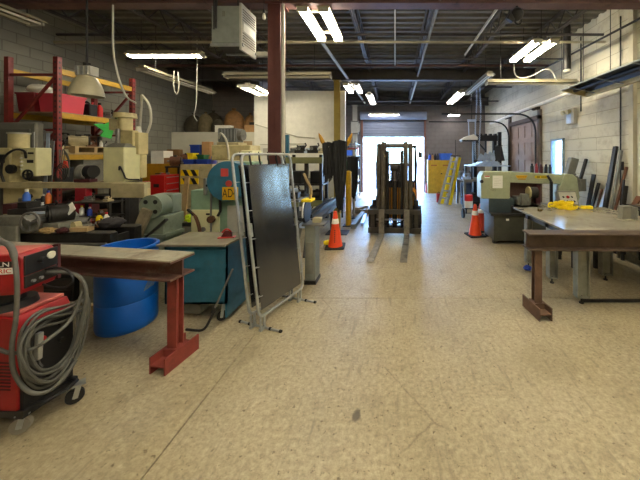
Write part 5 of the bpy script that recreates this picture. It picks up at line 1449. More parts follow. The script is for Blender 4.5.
MB().t(spline([(-2.92, 3.96, 1.07), (-2.82, 3.94, 1.0), (-2.76, 3.93, .88), (-2.74, 3.94, .74)], 6), [.016] * 7 + [.022] * 12, 8).build('lever', rust, vs, 0, True); MB().t([(-2.93, 3.962, 1.08), (-2.83, 3.942, 1.005)], .02).build('lever_grip', black, vs, 0, True)
MB().b(-2.42, -2.20, 3.920, 3.931, 1.22, 1.40).build('sign', yellow, vs, 0, True, label='yellow sign with black letters')
text_part('lettering', 'AD4', .17, black, vs, (.05 + .235, -.2815, 1.31), (R(90), 0, 0), sx=.62)
MB().b(-2.44, -2.34, 3.921, 3.931, 1.55, 1.66).build('warning_sign', mat('sign_red', '#b8403c', .5), vs, 0, True); MB().c((-2.33, 3.921, 1.45), (-2.33, 3.931, 1.45), .045, n=16).build('warning_dot', mat('sign_red', '#b8403c', .5), vs, 0, True)
MB().b(-2.96, -2.12, 3.98, 4.05, .55, .62).build('saw_table', darksteel, vs, .005, True)

# ---- tall cream milling machine behind the band saw
tm = thing('milling_machine', 'tall cream milling machine with a grey motor on top, behind the blue wheel cover', 'milling machine', (-3.4, 6.0, 0))
MB().b(-3.62, -3.15, 5.95, 6.5, 0, 1.75).build('column', cream, tm, .02, True)
MB().b(-3.84, -3.02, 5.85, 6.3, 1.74, 2.06).build('head', cream, tm, .02, True); MB().b(-3.76, -3.3, 5.9, 6.25, 2.06, 2.12).build('cap', beige, tm, .01, True)
m = MB(); m.b(-3.74, -3.36, 5.92, 6.2, 2.12, 2.42)
for k in range(6): m.b(-3.74 + k * .066, -3.72 + k * .066, 5.905, 5.925, 2.14, 2.40)
m.build('motor', mat('motor_grey', '#6f7270', .5, .2, .2, 7), tm, .02, True)
MB().c((-3.36, 6.05, 2.28), (-3.27, 6.05, 2.28), .12, n=18).build('fan_cover', greysteel, tm, 0, True)
MB().t(spline([(-3.70, 5.88, 2.2), (-3.62, 5.82, 2.3), (-3.52, 5.82, 2.18), (-3.48, 5.84, 1.95), (-3.46, 5.83, 1.75)], 6), .022, 8).build('conduit', lightgrey, tm, 0, True)
MB().b(-3.2, -2.95, 5.8, 6.2, 1.55, 1.95).build('belt_guard', creamlight, tm, .02, True); MB().b(-3.5, -3.2, 5.70, 5.95, 1.1, 1.74).build('spindle_head', cream, tm, .02, True); MB().b(-3.9, -2.9, 5.5, 5.95, .9, 1.0).build('table', steel, tm, .006, True); MB().b(-3.6, -3.2, 5.6, 5.95, .3, .9).build('knee', cream, tm, .02, True)

# ---- far left: yellow cabinet, toolbox, hazard cabinet and their loads
yc = thing('steel_cupboard', 'wide mustard yellow cupboard against the far left wall', 'cabinet', (-6.66, 8.3, 0))
MB().b(-.56, .56, -.3, .3, 0, 1.60).build('body', mustard, yc, .01)
for s_ in (-1, 1): MB().b(s_ * .28 - .26, s_ * .28 + .26, -.312, -.298, .1, 1.52).build('door', mustard, yc, .006)
for s_ in (-1, 1): MB().b(s_ * .04 - .01, s_ * .04 + .01, -.33, -.31, .8, .95).build('handle', darksteel, yc)
carton('white carton on the mustard cupboard, leftmost', -7.02, -6.66, 8.05, 8.4, 1.60, 1.97, white)
carton('low brown carton on the mustard cupboard beside the white one', -6.62, -6.28, 8.02, 8.25, 1.60, 1.77, card)
carton('brown carton behind the low one on the mustard cupboard', -6.86, -6.5, 8.42, 8.58, 1.60, 2.02, mat('brown_card', '#7c5c38', .85))
motor('dark motor at the right end of the mustard cupboard', -6.24, 8.4, 1.60, .13, .28, rust, .3)
bb2 = thing('back_bench', 'dark bench in front of the mustard cupboard', 'bench', (-5.72, 7.4, 0))
MB().b(-.2, .3, -.2, .25, 1.52, 1.56).build('bench_top', darksteel, bb2)
for x in (-.17, .27):
    for y in (-.17, .22): MB().b(x - .02, x + .02, y - .02, y + .02, 0, 1.52).build('leg', darksteel, bb2)
motor('brown motor on the dark back bench, left of the blue bins', -5.80, 7.4, 1.56, .12, .22, rust, .5)
casting('dark casting on the dark back bench beside the blue bins', -5.53, 7.35, 1.56, .20, darksteel, .2)
rt = thing('tool_cabinet', 'bright red tool cabinet with drawers on its side, far left', 'tool cabinet', (-5.66, 7.0 - .12, 0))
MB().b(-.17, .17, -.22, .24, .0, 1.37).build('body', redtool, rt, .008)
for k in range(8): MB().b(.168, .184, -.20, .22, .10 + k * .157, .235 + k * .157).build('drawer', redtool, rt, .004)
for k in range(8): MB().b(.182, .196, -.17, .19, .205 + k * .157, .222 + k * .157).build('drawer_pull', galv, rt)
MB().b(-.08, .05, -.232, -.219, 1.08, 1.16).build('side_handle', darksteel, rt, .004)
for k, (x, l_, mm2, lab) in enumerate(((-.08, .12, darksteel, 'dark hand tool lying on the red tool cabinet'), (.07, .1, redtool, 'red hand tool lying on the red tool cabinet'))):
    t = thing('hand_tool', lab, 'tool', (-5.66 + x, 6.85, 1.37), .3 * k); MB().c((-l_, 0, .02), (0, 0, .02), .014, n=8).build('grip', mm2, t); MB().b(0, .06, -.02, .02, 0, .05).build('head', steel, t)
ob_ = thing('steel_bench', 'dark steel bench with an orange bundle, left of the red tool cabinet', 'bench', (-6.0 + -.1, 6.75 + .1, 0))
MB().b(-.25, .2, -.15, .2, .98, 1.02).build('bench_top', darksteel, ob_)
for x in (-.22, .17):
    for y in (-.12, .17): MB().b(x - .02, x + .02, y - .02, y + .02, 0, .98).build('leg', darksteel, ob_)
m = MB(); m.sph((0, 0, .09), (.18, .13, .09), 10, .2); solo('tarp_bundle', m, orangedull, 'crumpled orange tarp on the bench left of the red tool cabinet', 'tarp', (-6.1, 6.86, 1.02))
m = MB(); m.bar((-5.02, 6.62, 0), (-5.0, 6.74, 1.32), .10, .04, up=(0, -1, 0)); solo('plank', m, wood, 'yellowish plank standing right of the red tool cabinet', 'plank', world=True)
hz = thing('hazard_cabinet', 'beige cabinet with yellow and black striped bands under the blue bins', 'cabinet', (-4.95, 7.3, 0))
MB().b(-.42, .38, -.3, .25, 0, 1.62).build('body', beige, hz, .01)
for z in (1.33, 1.12):
    m = MB(); m.b(-.40, .04, -.312, -.299, z, z + .15); bn = m.build('striped_band', strapyellow, hz)
    for k in range(2):
        x = -.28 + k * .2
        m = MB(); m.pr([(x, z), (x + .1, z), (x + .02, z + .15), (x - .08, z + .15)], 'xz', -.316, -.311); m.build('black_stripe', black, bn)
bin_item('blue bin, left in the lower row on the striped cabinet', -5.34, -5.08, 7.05, 7.3, 1.62, 1.74, bluebin)
bin_item('blue bin, right in the lower row on the striped cabinet', -5.02, -4.72, 7.05, 7.3, 1.62, 1.74, bluebin)
bin_item('tall blue bin stacked on the left of the striped cabinet', -5.36, -5.12, 7.32, 7.52, 1.62, 2.12, mat('deep_blue', '#1c3a90', .5))
bin_item('small yellow bin on the lower left blue bin', -5.24, -5.10, 7.06, 7.26, 1.74, 1.90, strapyellow)
bin_item('small dark green bin on the lower right blue bin', -5.0, -4.82, 7.06, 7.26, 1.74, 1.86, mat('dark_green', '#1f5a34', .5))
carton('brown carton standing among the blue bins', -5.06, -4.86, 7.33, 7.5, 1.62, 2.2)
bottle('purple-blue bottle at the right of the blue bins', -4.66, 7.2, 1.62, .06, .3, mat('violet_blue', '#4a4aa0', .5), white)
bottle('grey can right of the brown carton among the bins', -4.76, 7.42, 1.62, .06, .34, greysteel, white, 'can')

# ---- loft: sacks and boxes
zl = 2.6
sack_item('dark burlap sack at the left end of the loft', -7.0, 9.75, zl, .27, .26, .66, sackdark)
sack_item('green-grey burlap sack second from the left on the loft', -6.45 - .12, 9.72, zl, .22, .24, .70, sack)
sack_item('brown sack behind the green-grey one on the loft', -6.75, 10.4, zl, .3, .3, .85, sackdark)
sack_item('small brown sack beside the hanging knotted cord on the loft', -6.12, 9.7, zl, .2, .2, .5, sackdark)
sack_item('big tan wrapped bundle in the middle of the loft', -5.75, 10.0, zl, .34, .28, .86, sackorange)
sack_item('narrower tan bundle right of the big one on the loft', -5.22, 10.1, zl, .2, .2, .72, sackorange)
box_item('white_machine_box', 'white box with black ends at the front edge of the loft', 'box', -6.0, -5.5, 9.32, 9.55, zl, zl + .24, white, True, white)
box_item('power_unit', 'small pale grey unit standing on a dark crate at the loft right end', 'power unit', -5.0, -4.74, 9.9, 10.15, 3.0, 3.4, lightgrey)
box_item('dark_crate', 'dark crate under the pale grey unit on the loft', 'crate', -5.1, -4.65, 9.8, 10.3, zl, 3.0, darksteel, False)
carton('brown carton at the front right end of the loft', -5.05, -4.72, 9.4, 9.66, zl, 2.86)
pole = MB().t([at(177, 134, 9.32), at(176, 98, 9.32)], .02, 8); solo('loft_post', pole, greysteel, 'thin grey post standing among the loft sacks', 'post', world=True)
m = MB(); m.b(-.14, .14, -.02, .0, -.18, .18); bd = solo('notice_board', m, wood, 'small wooden board on the low loft wall left of the white partition', 'board', (-4.8, 9.148, 2.12))
m = MB(); m.b(-.13, .13, -.05, .0, -.1, .1); m.b(-.11, .11, -.058, -.05, -.08, .08); solo('panel_box', m, lightgrey, 'pale grey electrical panel on the white partition wall', 'electrical panel', (-4.16, 9.148, 1.97))
m = MB(); m.t([(-4.55, 9.13, 2.85), (-3.2, 9.13, 2.45), (-2.6, 9.13, 2.4)], .018); m.t([(-4.4, 9.13, 2.2), (-2.9, 9.13, 2.22)], .014); solo('wall_conduit', m, lightgrey, 'thin conduits running across the white partition wall', 'conduit')

# ---- more small loose parts on the lathe bed and shelves
casting('steel fitting on the lathe bed right of the chuck', -4.16, 3.72, .885, .16, steel, .5)
casting('small rusty fitting on the lathe bed beside the dark cloth', -3.98, 3.78, .885, .12, rust, -.6)
bottle('white oil bottle standing on the lathe bed behind the rags', -4.02, 3.9, .885, .03, .17, white, redcap)
bottle('yellow oil can standing at the back of the lathe bed', -4.14, 3.92, .885, .035, .15, strapyellow, black, 'oil_can')
casting('dark clamp on the top of the lathe carriage, right end', -4.70, 3.82, 1.09, .14, darksteel, .3)
bottle('small white bottle on the lathe carriage beside the maroon tin', -4.86, 3.86, 1.09, .025, .11, white, white)
for k, (y, m_, c_) in enumerate(((5.25, rust, 'rusty'), (5.5, darksteel, 'dark'), (5.75, steel, 'silver'))):
    casting('%s casting on top of the lower boxes at the rack bottom' % c_, -6.36, y + .08, (1.62 if k == 0 else 1.80) if False else (.95 if k else .66), .16, m_, .4 * k) if k else None
m = MB()
for k in range(4):
    P = [Vector((-6.0 + .03 * k, 5.0, 1.95)), Vector((-5.95 + .03 * k, 4.98, 1.7)), Vector((-5.86 + .02 * k, 4.97, 1.55 - .03 * k)), Vector((-5.80, 4.98, 1.7 + .03 * k)), Vector((-5.92, 5.0, 1.95))]
    m.t(spline(P, 6), .007, 5)
solo('wire_bundle', m, hose, 'bundle of grey wire hooked on the front rack post', 'wire', world=True)
m = MB(); m.pr([(-.05, 0), (.05, 0), (.03, .12), (-.02, .13)], 'xz', -.01, .01); solo('warning_flag', m, mat('flag_red', '#e0483a', .7), 'small red plastic flag among the wires on the rack post', 'flag', (-5.84, 4.96, 1.62))
# ================================================================== middle left: storage rack, saw, hoses, stock
# ---- storage rack behind the welding screens
sr = thing('storage_rack', 'storage rack with a teal post and an olive beam, behind the welding screens', 'rack', (-2.48, 7.95, 0))
MB().b(-3.02, -2.90, 7.6, 7.7, 0, 2.40).build('post', bluepaint, sr, .004, True); MB().b(-2.06, -1.98, 7.6, 7.68, 0, 1.86).build('post', darksteel, sr, .004, True)
MB().b(-3.02, -2.94, 8.22, 8.3, 0, 2.0).build('post', darksteel, sr, .004, True); MB().b(-2.06, -1.98, 8.22, 8.3, 0, 1.86).build('post', darksteel, sr, .004, True)
MB().b(-2.46, -2.36, 7.59, 7.66, 0, 1.62).build('post', darksteel, sr, .004, True)
MB().b(-2.98, -1.96, 7.6, 8.3, 1.86, 1.90).build('shelf', white, sr, 0, True); MB().b(-2.98, -1.96, 7.57, 7.6, 1.62, 1.79).build('shelf_beam', olive, sr, .004, True)
for z in (1.02, .55, .15):
    MB().b(-2.98, -1.96, 7.6, 8.3, z, z + .04).build('shelf', darksteel, sr, 0, True)
MB().b(-2.7, -1.96, 7.55, 7.6, .46, .62).build('shelf_beam', olive, sr, .004, True)
rr = random.Random(11)
labs = [('grey casting at the left end of the white rack shelf', -2.84), ('dark pump second on the white rack shelf', -2.64), ('steel fitting in the middle of the white rack shelf', -2.46), ('dark tool beside the middle fitting on the white rack shelf', -2.28), ('pale casting at the right end of the white rack shelf', -2.08)]
for k, (lab, x) in enumerate(labs): casting(lab, x, 7.85, 1.90, (.24, .30, .2, .3, .2)[k], (steel, darksteel, chalk, darksteel, beige)[k], rr.uniform(-.6, .6))
for k, (x, lab) in enumerate(((-2.74, 'dark case on the middle shelf of the storage rack, left'), (-2.18, 'dark case on the middle shelf of the storage rack, right'))):
    box_item('tool_case', lab, 'tool case', x - .15, x + .15, 7.7, 8.1, 1.06, 1.40, black)
casting('silver casting between the dark cases on the storage rack', -2.44, 7.9, 1.06, .2, steel, .3)
for k, (x, m_, lab) in enumerate(((-2.72, greysteel, 'grey drive unit low on the storage rack, left'), (-2.2, darksteel, 'dark drive unit low on the storage rack, right'))):
    motor(lab, x, 7.9, .59, .13, .28, m_, .3)
casting('silver-blue machine head on the lower shelf of the storage rack', -2.45, 7.9, .19, .26, chalk, .2)
wb3 = thing('steel_bench', 'low steel bench with a vise, between the storage rack and the cone', 'bench', (-2.25, 6.5, 0))
MB().b(-.35, .12, -.3, .35, .80, .86).build('bench_top', greysteel, wb3); MB().b(-.35, .12, -.32, -.3, .70, .80).build('apron', olive, wb3)
for x in (-.32, .09):
    for y in (-.27, .32): MB().b(x - .025, x + .025, y - .025, y + .025, 0, .80).build('leg', darksteel, wb3)
MB().b(-.1, .06, -.2, .0, .86, 1.0).build('vise_body', darksteel, wb3, .01); MB().c((-.02, -.3, .95), (-.02, .05, .95), .025, n=10).build('vise_screw', steel, wb3)
casting('silver machine head on the low bench behind the cone', -2.42, 6.65, .86, .28, chalk, .6)
casting('dark fitting on the low bench beside the vise', -2.22, 6.72, .86, .22, darksteel, -.4)
# tan strap over the screen edge
P = [at(303, 172, 4.3), at(307, 184, 4.25), at(309, 196, 4.25), at(306, 204, 4.25)]
# ---- abrasive cut-off saw right behind the screen
cs = thing('cutoff_saw', 'cut-off saw with a white-edged disc on a grey-green stand, behind the screen', 'cut-off saw', (-1.20, 4.12, 0))
MB().b(-.09, .06, -.12, .12, .05, .84).build('stand', mat('stand_grey', '#7f837c', .55, .1, .2, 6), cs, .008); MB().b(-.10, .07, -.13, .13, 0, .05).build('base', darksteel, cs)
MB().b(-.07, .04, -.128, -.118, .15, .6).build('door', greysteel, cs, .004)
MB().b(-.12, .20, -.16, .1, .84, .865).build('table', steel, cs); MB().b(.0, .12, -.05, .05, .865, .93).build('fence', beige, cs, .004)
m = MB(); m.c((-.13, .02, 1.02), (-.09, .02, 1.02), .17, n=30); m.build('blade_guard', darksteel, cs)
pts = [(-.11 + 0, .02 + .18 * math.cos(a), 1.02 + .18 * math.sin(a)) for a in [R(-20) + i * R(220) / 20 for i in range(21)]]
MB().t(pts, .012, 6).build('guard_rim', white, cs); MB().b(-.15, .0, -.1, .1, 1.17, 1.21).build('handle', strapyellow, cs, .01)
MB().t(spline([(-.05, .0, 1.2), (-.02, -.05, 1.35), (-.08, -.08, 1.5), (-.12, -.06, 1.58)], 6), .02, 8).build('hose', wood, cs, label='tan hose')

# ---- black hoses hung on yellow-horned stands
def strands(name, c, w_, d_, z0, z1, n_, taper, m_, parent, seed):
    q = random.Random(seed); m = MB()
    for k in range(n_):
        x = q.uniform(-w_ / 2, w_ / 2); y = q.uniform(-d_ / 2, d_ / 2)
        zb = z0 + (z1 - z0) * (q.uniform(0, .45) ** 1.6 + (abs(x) / (w_ / 2)) * .12)
        pts = []
        for i in range(9):
            u = i / 8
            s_ = 1 - taper * u ** 2
            pts.append((c[0] + x * s_ + .012 * math.sin(7 * u + k), c[1] + y * s_ + .012 * math.cos(5 * u + k), z1 - (z1 - zb) * u + .04 * (1 - abs(x) / (w_ / 2)) * (1 - u)))
        m.t(pts, q.uniform(.011, .017), 5)
    o = m.build(name, m_, parent); o['kind'] = 'stuff'; return o
hm = mat('black_rubber_hose', '#1e1e20', .6, 0, .3, 12)
hst = thing('hose_stand', 'stand with yellow horn arms draped in two bundles of long black hoses', 'hose stand', (-1.36, 6.55, 0))
MB().c((.02, .12, .02), (.02, .12, 2.12), .04, n=14).build('post', colyellow, hst); MB().b(-.25, .25, -.1, .3, 0, .02).build('base', darksteel, hst)
MB().b(-.32, .24, .08, .13, 2.06, 2.12).build('arm', colyellow, hst)
for s_, x0 in ((-1, -.31), (1, .22)):
    MB().t([(x0, .1, 2.08), (x0 + s_ * .05, .08, 2.18), (x0 + s_ * .10, .06, 2.30), (x0 + s_ * .13, .05, 2.37)], [.04, .05, .035, .006], 10).build('horn', mustard, hst, label='curved yellow horn')
strands('hose_bundle', (-.20, .0), .26, .18, 1.2, 2.12, 46, .15, hm, hst, 3)
strands('hose_bundle', (.08, -.04), .30, .22, .50, 2.16, 70, .45, hm, hst, 4)
hs2 = thing('hose_stand', 'farther grey stand hung with a short black hose bundle', 'hose stand', (-1.22, 8.2, 0))
MB().c((.0, .1, .02), (.0, .1, 2.0), .035, n=12).build('post', lightgrey, hs2); MB().b(-.2, .2, -.1, .25, 0, .02).build('base', darksteel, hs2); MB().b(-.16, .16, .07, .12, 1.74, 1.79).build('arm', darksteel, hs2)
strands('hose_bundle', (.0, .0), .34, .16, .55, 1.78, 54, .3, hm, hs2, 9)
yb = thing('bollard', 'yellow round post between the two hose stands', 'post', (-1.22, 7.35, 0))
MB().c((0, 0, 0), (0, 0, 1.38), .075, n=18).build('tube', yellow, yb); MB().lathe([(.08, 1.38), (.078, 1.40), (.05, 1.43), (.001, 1.44)], n=18).build('cap', yellow, yb); MB().b(-.13, .13, -.13, .13, 0, .015).build('base_plate', darksteel, yb)

# ---- stack of long steel sections behind the cone
def stock(label, p0, p1, w_, h_, m_, kind='bar', nm='steel_section'):
    m = MB()
    if kind == 'chan':
        p0, p1 = Vector(p0), Vector(p1)
        m.bar(p0, p1, w_, .012)
        d = (p1 - p0).normalized(); a = d.cross(Vector((0, 0, 1))).normalized()
        for s_ in (-1, 1): m.bar(p0 + a * s_ * w_ / 2 + Vector((0, 0, h_ / 2)), p1 + a * s_ * w_ / 2 + Vector((0, 0, h_ / 2)), .012, h_)
    elif kind == 'pipe': m.c(p0, p1, w_ / 2, n=14)
    else: m.bar(p0, p1, w_, h_)
    return solo(nm, m, m_, label, 'steel stock', world=True)
tr = thing('stock_trestle', 'low dark trestle carrying the long steel sections behind the cone', 'trestle', (-1.79, 6.9, 0))
for y in (-1.3, 0, 1.4):
    MB().b(-.23, .26, y - .03, y + .03, .40, .46).build('cross_bar', darksteel, tr)
    for x in (-.20, .23): MB().b(x - .025, x + .025, y - .025, y + .025, 0, .40).build('leg', darksteel, tr)
stock('wide dark channel lying rightmost on the trestle behind the cone', (-1.61, 5.35, .47), (-1.61, 8.75, .47), .12, .08, darksteel, 'chan')
stock('silver channel lying in the middle of the trestle behind the cone', (-1.76, 5.3, .47), (-1.76, 8.65, .47), .10, .07, chalk, 'chan')
stock('dark square bar lying left on the trestle behind the cone', (-1.87, 5.36, .50), (-1.87, 8.5, .50), .07, .07, darksteel)
stock('thin steel pipe lying leftmost on the trestle behind the cone', (-1.96, 5.4, .49), (-1.96, 8.6, .49), .05, .05, steel, 'pipe')
stock('dark flat bar on top of the wide channel on the trestle', (-1.62, 5.6, .555), (-1.62, 8.4, .555), .13, .02, darksteel)
stock('silver flat bar on top of the silver channel on the trestle', (-1.76, 5.5, .55), (-1.77, 8.5, .55), .11, .02, steel)
stock('black square bar on top of the left bar on the trestle', (-1.88, 5.55, .57), (-1.88, 8.3, .57), .06, .06, black)
stock('topmost dark bar of the steel pile on the trestle', (-1.72, 5.7, .60), (-1.70, 8.4, .60), .07, .07, darksteel)
stock('pale flat bar sloping from the floor up to the trestle', (-1.42, 5.02, .02), (-1.56, 5.56, .395), .09, .02, chalk)
stock('dark angle bar sloping from the floor beside the pale flat bar', (-1.60, 4.98, .03), (-1.72, 5.55, .385), .08, .03, darksteel)
stock('grey angle bar sloping from the floor, leftmost of three', (-1.79, 4.96, .03), (-1.88, 5.55, .385), .07, .03, greysteel)
m = MB(); m.sph((0, 0, .05), (.09, .07, .05), 8, .25); solo('yellow_rag', m, strapyellow, 'crumpled yellow cloth on the floor left of the near orange cone', 'cloth', (-1.38, 5.84 - .1, 0))
stock('long grey section lying on the floor beyond the hose stand, right', (-1.05, 7.0, .06), (-.98, 8.6, .06), .12, .11, greysteel)
stock('silver section lying on the floor beyond the hose stand, left', (-.86, 7.3, .04), (-.90, 8.5, .04), .08, .07, chalk)
pallet('low weathered pallet on the floor left of the forklift', -1.35, -.80, 8.75, 9.3, 0, woodold)
stock('long plank lying on the low pallet', (-1.2, 8.8, .165), (-.95, 9.28, .165), .16, .04, wood)
casting('grey casting on the low pallet beside the plank', -.95 + .02, 8.9, .14, .18, steel, .4) if False else None

# ---- switch box on the far column, shelves by the door
sw = thing('switch_box', 'grey electrical switch box on the far column left of the roll-up door', 'electrical box', (-1.93, 13.38, 2.85))
MB().b(-.18, .2, -.12, .0, 0, .62).build('case', greysteel, sw, .01); MB().b(-.14, .16, -.132, -.12, .05, .56).build('door', lightgrey, sw); MB().b(.2, .25, -.08, -.04, .1, .5).build('lever', lightgrey, sw)
ds = thing('shelving_unit', 'metal shelving unit full of boxes left of the roll-up door', 'shelving', (-1.85, 12.0, 0))
for x in (-.25, .25):
    for y in (-.75, .75): MB().b(x - .02, x + .02, y - .02, y + .02, 0, 2.4).build('post', darksteel, ds)
for z in (.15, .7, 1.25, 1.8, 2.3): MB().b(-.26, .26, -.76, .76, z, z + .03).build('shelf', greysteel, ds)
cols = [('red', redtool), ('blue', bluebright), ('white', white), ('brown', card), ('pale grey', lightgrey), ('orange', orangedull), ('green', mat('dark_green', '#1f5a34', .5)), ('yellow', yellow)]
names = {.18: 'bottom', .73: 'second', 1.28: 'third', 1.83: 'top'}
ci = 0
for z in (.18, .73, 1.28, 1.83):
    for k, (y, pos) in enumerate(((11.45, 'near end'), (11.95, 'middle'), (12.45, 'far end'))):
        cn, cm_ = cols[(ci * 3 + k * 2) % 8]
        h_ = .22 + .06 * ((ci + k) % 3)
        box_item('storage_box', '%s box at the %s of the %s shelf left of the roll-up door' % (cn, pos, names[z]), 'box', -2.05, -1.63, y - .17, y + .17, z, z + h_, cm_)
    ci += 1

# ================================================================== far right
fc = thing('steel_cupboard', 'yellow two-door steel cupboard against the far wall right of the door', 'cabinet', (2.18, 13.72, 0))
MB().b(-.58, .58, -.2, .22, .0, 1.60).build('body', rearyellow, fc, .008)
for s_ in (-1, 1):
    d_ = MB().b(s_ * .285 - .275, s_ * .285 + .275, -.214, -.199, .06, 1.55).build('door', rearyellow, fc, .004)
    MB().b(s_ * .285 - .16, s_ * .285 + .12, -.217, -.213, 1.32, 1.38).build('faded_label', mat('rust_label', '#a86a34', .7), fc)
MB().b(.02, .10, -.235, -.212, .92, .97).build('handle', darksteel, fc); MB().b(-.60, -.575, -.215, .22, 0, 1.62).build('side_panel', creamlight, fc)
bin_item('blue tub on the yellow cupboard by the far wall', 2.18, 2.76, 13.55, 13.9, 1.60, 1.93, bluebright, 'storage_tub')
for k, (x, m_, lab) in enumerate(((1.70, bluebin, 'blue canister at the left on the far yellow cupboard'), (1.84, card, 'tan canister second from left on the far yellow cupboard'), (1.97, black, 'black canister third on the far yellow cupboard'), (2.09, mat('grey_navy', '#3a4258', .5), 'grey-blue canister next to the blue tub on the cupboard'))):
    bottle(lab, x, 13.7, 1.60, .06, .32, m_, black, 'canister')
casting('dark hand tool lying in the blue tub on the far cupboard', 2.35, 13.72, 1.76, .24, greysteel, .3)
m = MB(); m.lathe([(.001, 0), (.08, 0), (.08, .34), (.05, .42), (.03, .5), (.001, .5)], n=14)
fe = thing('fire_extinguisher', 'red fire extinguisher on the floor at the right jamb of the far door', 'fire extinguisher', (1.56, 13.7, 0))
m.build('cylinder', mat('ext_red', '#b4504a', .45), fe); MB().b(-.03, .08, -.02, .02, .5, .56).build('valve', black, fe)

# step ladder
sl = thing('step_ladder', 'folded yellow and silver step ladder leaning right, by the far workbench', 'step ladder', (1.86, 10.5, 0))
sl.rotation_euler = (0, 0, R(45))
p = lambda x, y, z: (x + z * .17, y - z * .17, z)
for y in (-.18, .18):
    MB().bar(p(-.12, y, 0.0), p(-.10, y * .65, 1.80), .03, .10, up=(0, 1, 0)).build('front_rail', galv, sl)
    MB().bar(p(.05, y, 0.0), p(.03, y * .65, 1.76), .03, .17, up=(0, 1, 0)).build('rear_rail', strapyellow, sl)
for k in range(6):
    z = .25 + k * .27; yy = .18 * (1 - .35 * z / 1.8)
    MB().bar(p(-.13, -yy, z), p(-.13, yy, z), .09, .04).build('step', galv, sl)
for k in range(4):
    z = .3 + k * .4; yy = .18 * (1 - .35 * z / 1.8)
    MB().bar(p(.06 - .02 * z, -yy, z), p(.06 - .02 * z, yy, z), .03, .03).build('rear_brace', strapyellow, sl)
MB().ob((.27, -.31, 1.82), (.26, .28, .05), (0, 0, 0)).build('top_cap', mat('cap_dark', '#4a4238', .6), sl, .01)

# far workbench heaped with pale steel sheets
fb = thing('workbench', 'long dark workbench heaped with pale steel sheets, behind the ladder', 'workbench', (3.1, 10.2, 0))
MB().b(-.75, 1.0, -.6, .6, .94, 1.0).build('bench_top', greysteel, fb)
for x in (-.7, .1, .95):
    for y in (-.55, .55): MB().b(x - .04, x + .04, y - .04, y + .04, 0, .94).build('leg', steel if x < 0 else darksteel, fb)
MB().b(-.7, .95, -.05, .05, .3, .36).build('stretcher', darksteel, fb)
for x in (-.42, .88):
    for y in (-.42, .42): MB().b(x - .03, x + .03, y - .03, y + .03, 1.0, 1.45).build('riser_post', darksteel, fb)
MB().b(-.47, .93, -.47, .47, 1.45, 1.48).build('riser_shelf', chalk, fb)
for k in range(6):
    m = MB(); m.ob((0, 0, .012), (.95 - .08 * k, .7 - .05 * k, .02), (0, 0, .12 * (-1) ** k))
    o = solo('steel_sheet', m, chalk, ['lowest pale steel sheet in the stack on the far workbench', 'second pale steel sheet from the bottom of the far workbench stack', 'third pale steel sheet from the bottom of the far workbench stack', 'fourth pale steel sheet from the bottom of the far workbench stack', 'fifth pale steel sheet, one below the top of the far workbench stack', 'top pale steel sheet of the stack on the far workbench'][k], 'steel sheet', (3.25 + .03 * k, 10.15, 1.48 + k * .024))
for k, (x, y, s_, m_, lab) in enumerate(((2.50, 9.85, .30, chalk, 'bluish steel casting at the left front of the far workbench'), (2.45, 10.5, .36, galv, 'silver casting at the back left of the far workbench'), (3.4, 9.9, .34, darksteel, 'dark casting under the raised shelf of the far workbench'))):
    casting(lab, x, y, 1.0 if k != 0 else 1.0, s_, m_, .5 * k)
for k in range(4):
    x = 3.0 + .16 * k
    m = MB(); m.bar((x, 10.0, 1.64), (x + .16, 10.12, 1.86 + .04 * k), .16, .012, up=(0, 1, 0)); solo('sheet_offcut', m, chalk, ['pale sheet offcut leaning up on the workbench stack, leftmost', 'pale sheet offcut leaning up on the workbench stack, second', 'pale sheet offcut leaning up on the workbench stack, third', 'pale sheet offcut leaning up on the workbench stack, rightmost'][k], 'sheet metal', world=True)
# dark machinery under and before the bench
cart = thing('hand_cart', 'dark two-wheeled cart carrying a red and white can, left of the saw', 'cart', (2.2, 8.25, 0))
MB().b(-.18, .18, -.14, .2, .28, .31).build('deck', darksteel, cart)
for x in (-.2, .2): MB().c((x - .025, -.02, .14), (x + .025, -.02, .14), .14, n=22).build('wheel', rubber, cart)
MB().c((-.2, -.02, .14), (.2, -.02, .14), .015, n=8).build('axle', steel, cart)
for x in (-.15, .15): MB().t([(x, .18, 0), (x, .2, .3), (x, .34, 1.0)], .016, 7).build('handle_tube', darksteel, cart)
for x in (-.12, .12): MB().b(x - .015, x + .015, -.1, .0, .14, .28).build('bracket', darksteel, cart)
cn_ = thing('paint_can', 'red and white can standing on the dark cart left of the saw', 'can', (2.16, 8.22, .31))
MB().lathe([(.001, 0), (.12, 0), (.12, .24), (.001, .24)], n=24).build('body', white, cn_); MB().lathe([(.121, .20), (.122, .21), (.122, .36), (.11, .375), (.001, .375)], n=24).build('top_band', redcap, cn_)
MB().t(arc((-.12, 0, .32), (0, -.0, .50), (.12, 0, .32), 8), .005, 5).build('handle', darksteel, cn_)
motor('dark compressor motor under the far workbench', 2.75, 9.85, 0, .22, .5, black, .4)
box_item('machine_case', 'blue-grey machine case on the floor under the far workbench', 'case', 2.5, 2.85, 10.35, 10.7, 0, .8, mat('slate_blue', '#46608c', .5))
casting('dark machine standing between the cart and the saw', 2.62, 7.6, 0, .7, black, .2)
m = MB(); m.c((0, 0, 0), (0, 0, .34), .1, n=14); 
jr = thing('jerry_can', 'small red fuel can on the floor left of the step ladder', 'fuel can', (1.72, 11.0, 0)); m.build('body', mat('fuel_red', '#b8302c', .5), jr); MB().t(arc((-.06, 0, .33), (0, 0, .46), (.06, 0, .33), 6), .012).build('handle', black, jr)

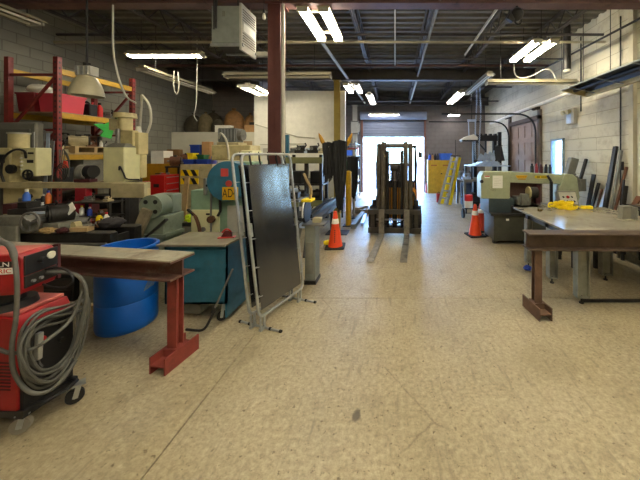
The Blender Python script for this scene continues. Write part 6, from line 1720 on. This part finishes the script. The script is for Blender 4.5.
# black gantry frame against the right wall, hood lamp, hanging chains
gf = thing('gantry_frame', 'tall black steel frame with a braced top, right of the far workbench', 'steel frame', (3.55, 11.0, 0))
for x in (-.42, .36): MB().b(x - .07, x + .07, -.07, .07, 0, 2.62).build('post', black, gf)
MB().b(.50, .62, -.05, .07, 0, 2.75).build('post', black, gf); MB().b(-.5, .45, -.08, .08, 2.40, 2.62).build('header', black, gf)
MB().bar((-.36, 0, 2.42), (.02, 0, 2.0), .05, .05).build('brace', black, gf); MB().b(-.02, .04, -.03, .03, 1.95, 2.45).build('hanger', black, gf)
for k in range(5): MB().b(-.42 + k * .19, -.34 + k * .19, -.1, .1, 2.62, 2.68).build('top_lug', black, gf)
MB().pr([(-.5, 0), (.7, 0), (.66, .03), (-.46, .03)], 'xz', -.2, .2).build('base', black, gf)
fnl = thing('black_hopper', 'tapered black hopper on the steel sheets in front of the black frame', 'hopper', (3.74, 10.1, 1.645))
MB().lathe([(.001, 0), (.23, 0), (.22, .04), (.12, .50), (.11, .52), (.001, .52)], n=4).build('body', black, fnl, .01); MB().b(-.1, .1, -.1, .1, .52, .55).build('cap', darksteel, fnl)
hl = thing('hood_lamp', 'white sloped hood hanging on a bracket above the far workbench', 'hood', (2.62, 10.0, 2.38))
MB().pr([(-.30, 0), (.28, 0), (.28, .10), (.14, .20), (-.12, .12)], 'xz', -.2, .2).build('hood', white, hl, .01); MB().b(-.26, .27, -.18, .18, -.05, 0).build('underside', black, hl)
for x in (.02, .26): MB().t([(x, 0, .14), (x - .02, 0, .72)], .02, 8).build('bracket_arm', chalk, hl)
MB().b(-.03, .27, -.03, .03, .66, .74).build('bracket_top', chalk, hl); MB().t([(.12, 0, .72), (.12, 0, 2.45)], .014, 6).build('hanger', darksteel, hl)
for k, x in enumerate((2.86, 3.0)):
    m = MB()
    z = 1.7; kk = 0
    while z < 4.4:
        m.tor((x + .03 * math.sin(z * 2 + k), 9.9, z), .024, .007, 'x' if kk % 2 else 'y', 10, 5); z += .04; kk += 1
    solo('steel_chain', m, chalk, ['silver chain hanging above the far workbench, left one', 'silver chain hanging above the far workbench, right one'][k], 'chain', world=True)
stock('thin upright rod leaning at the far wall behind the workbench', (2.92, 13.3, 0), (3.0, 13.93, 2.6), .03, .03, darksteel)
# white tall door leaf / strip against right wall beyond the garage door
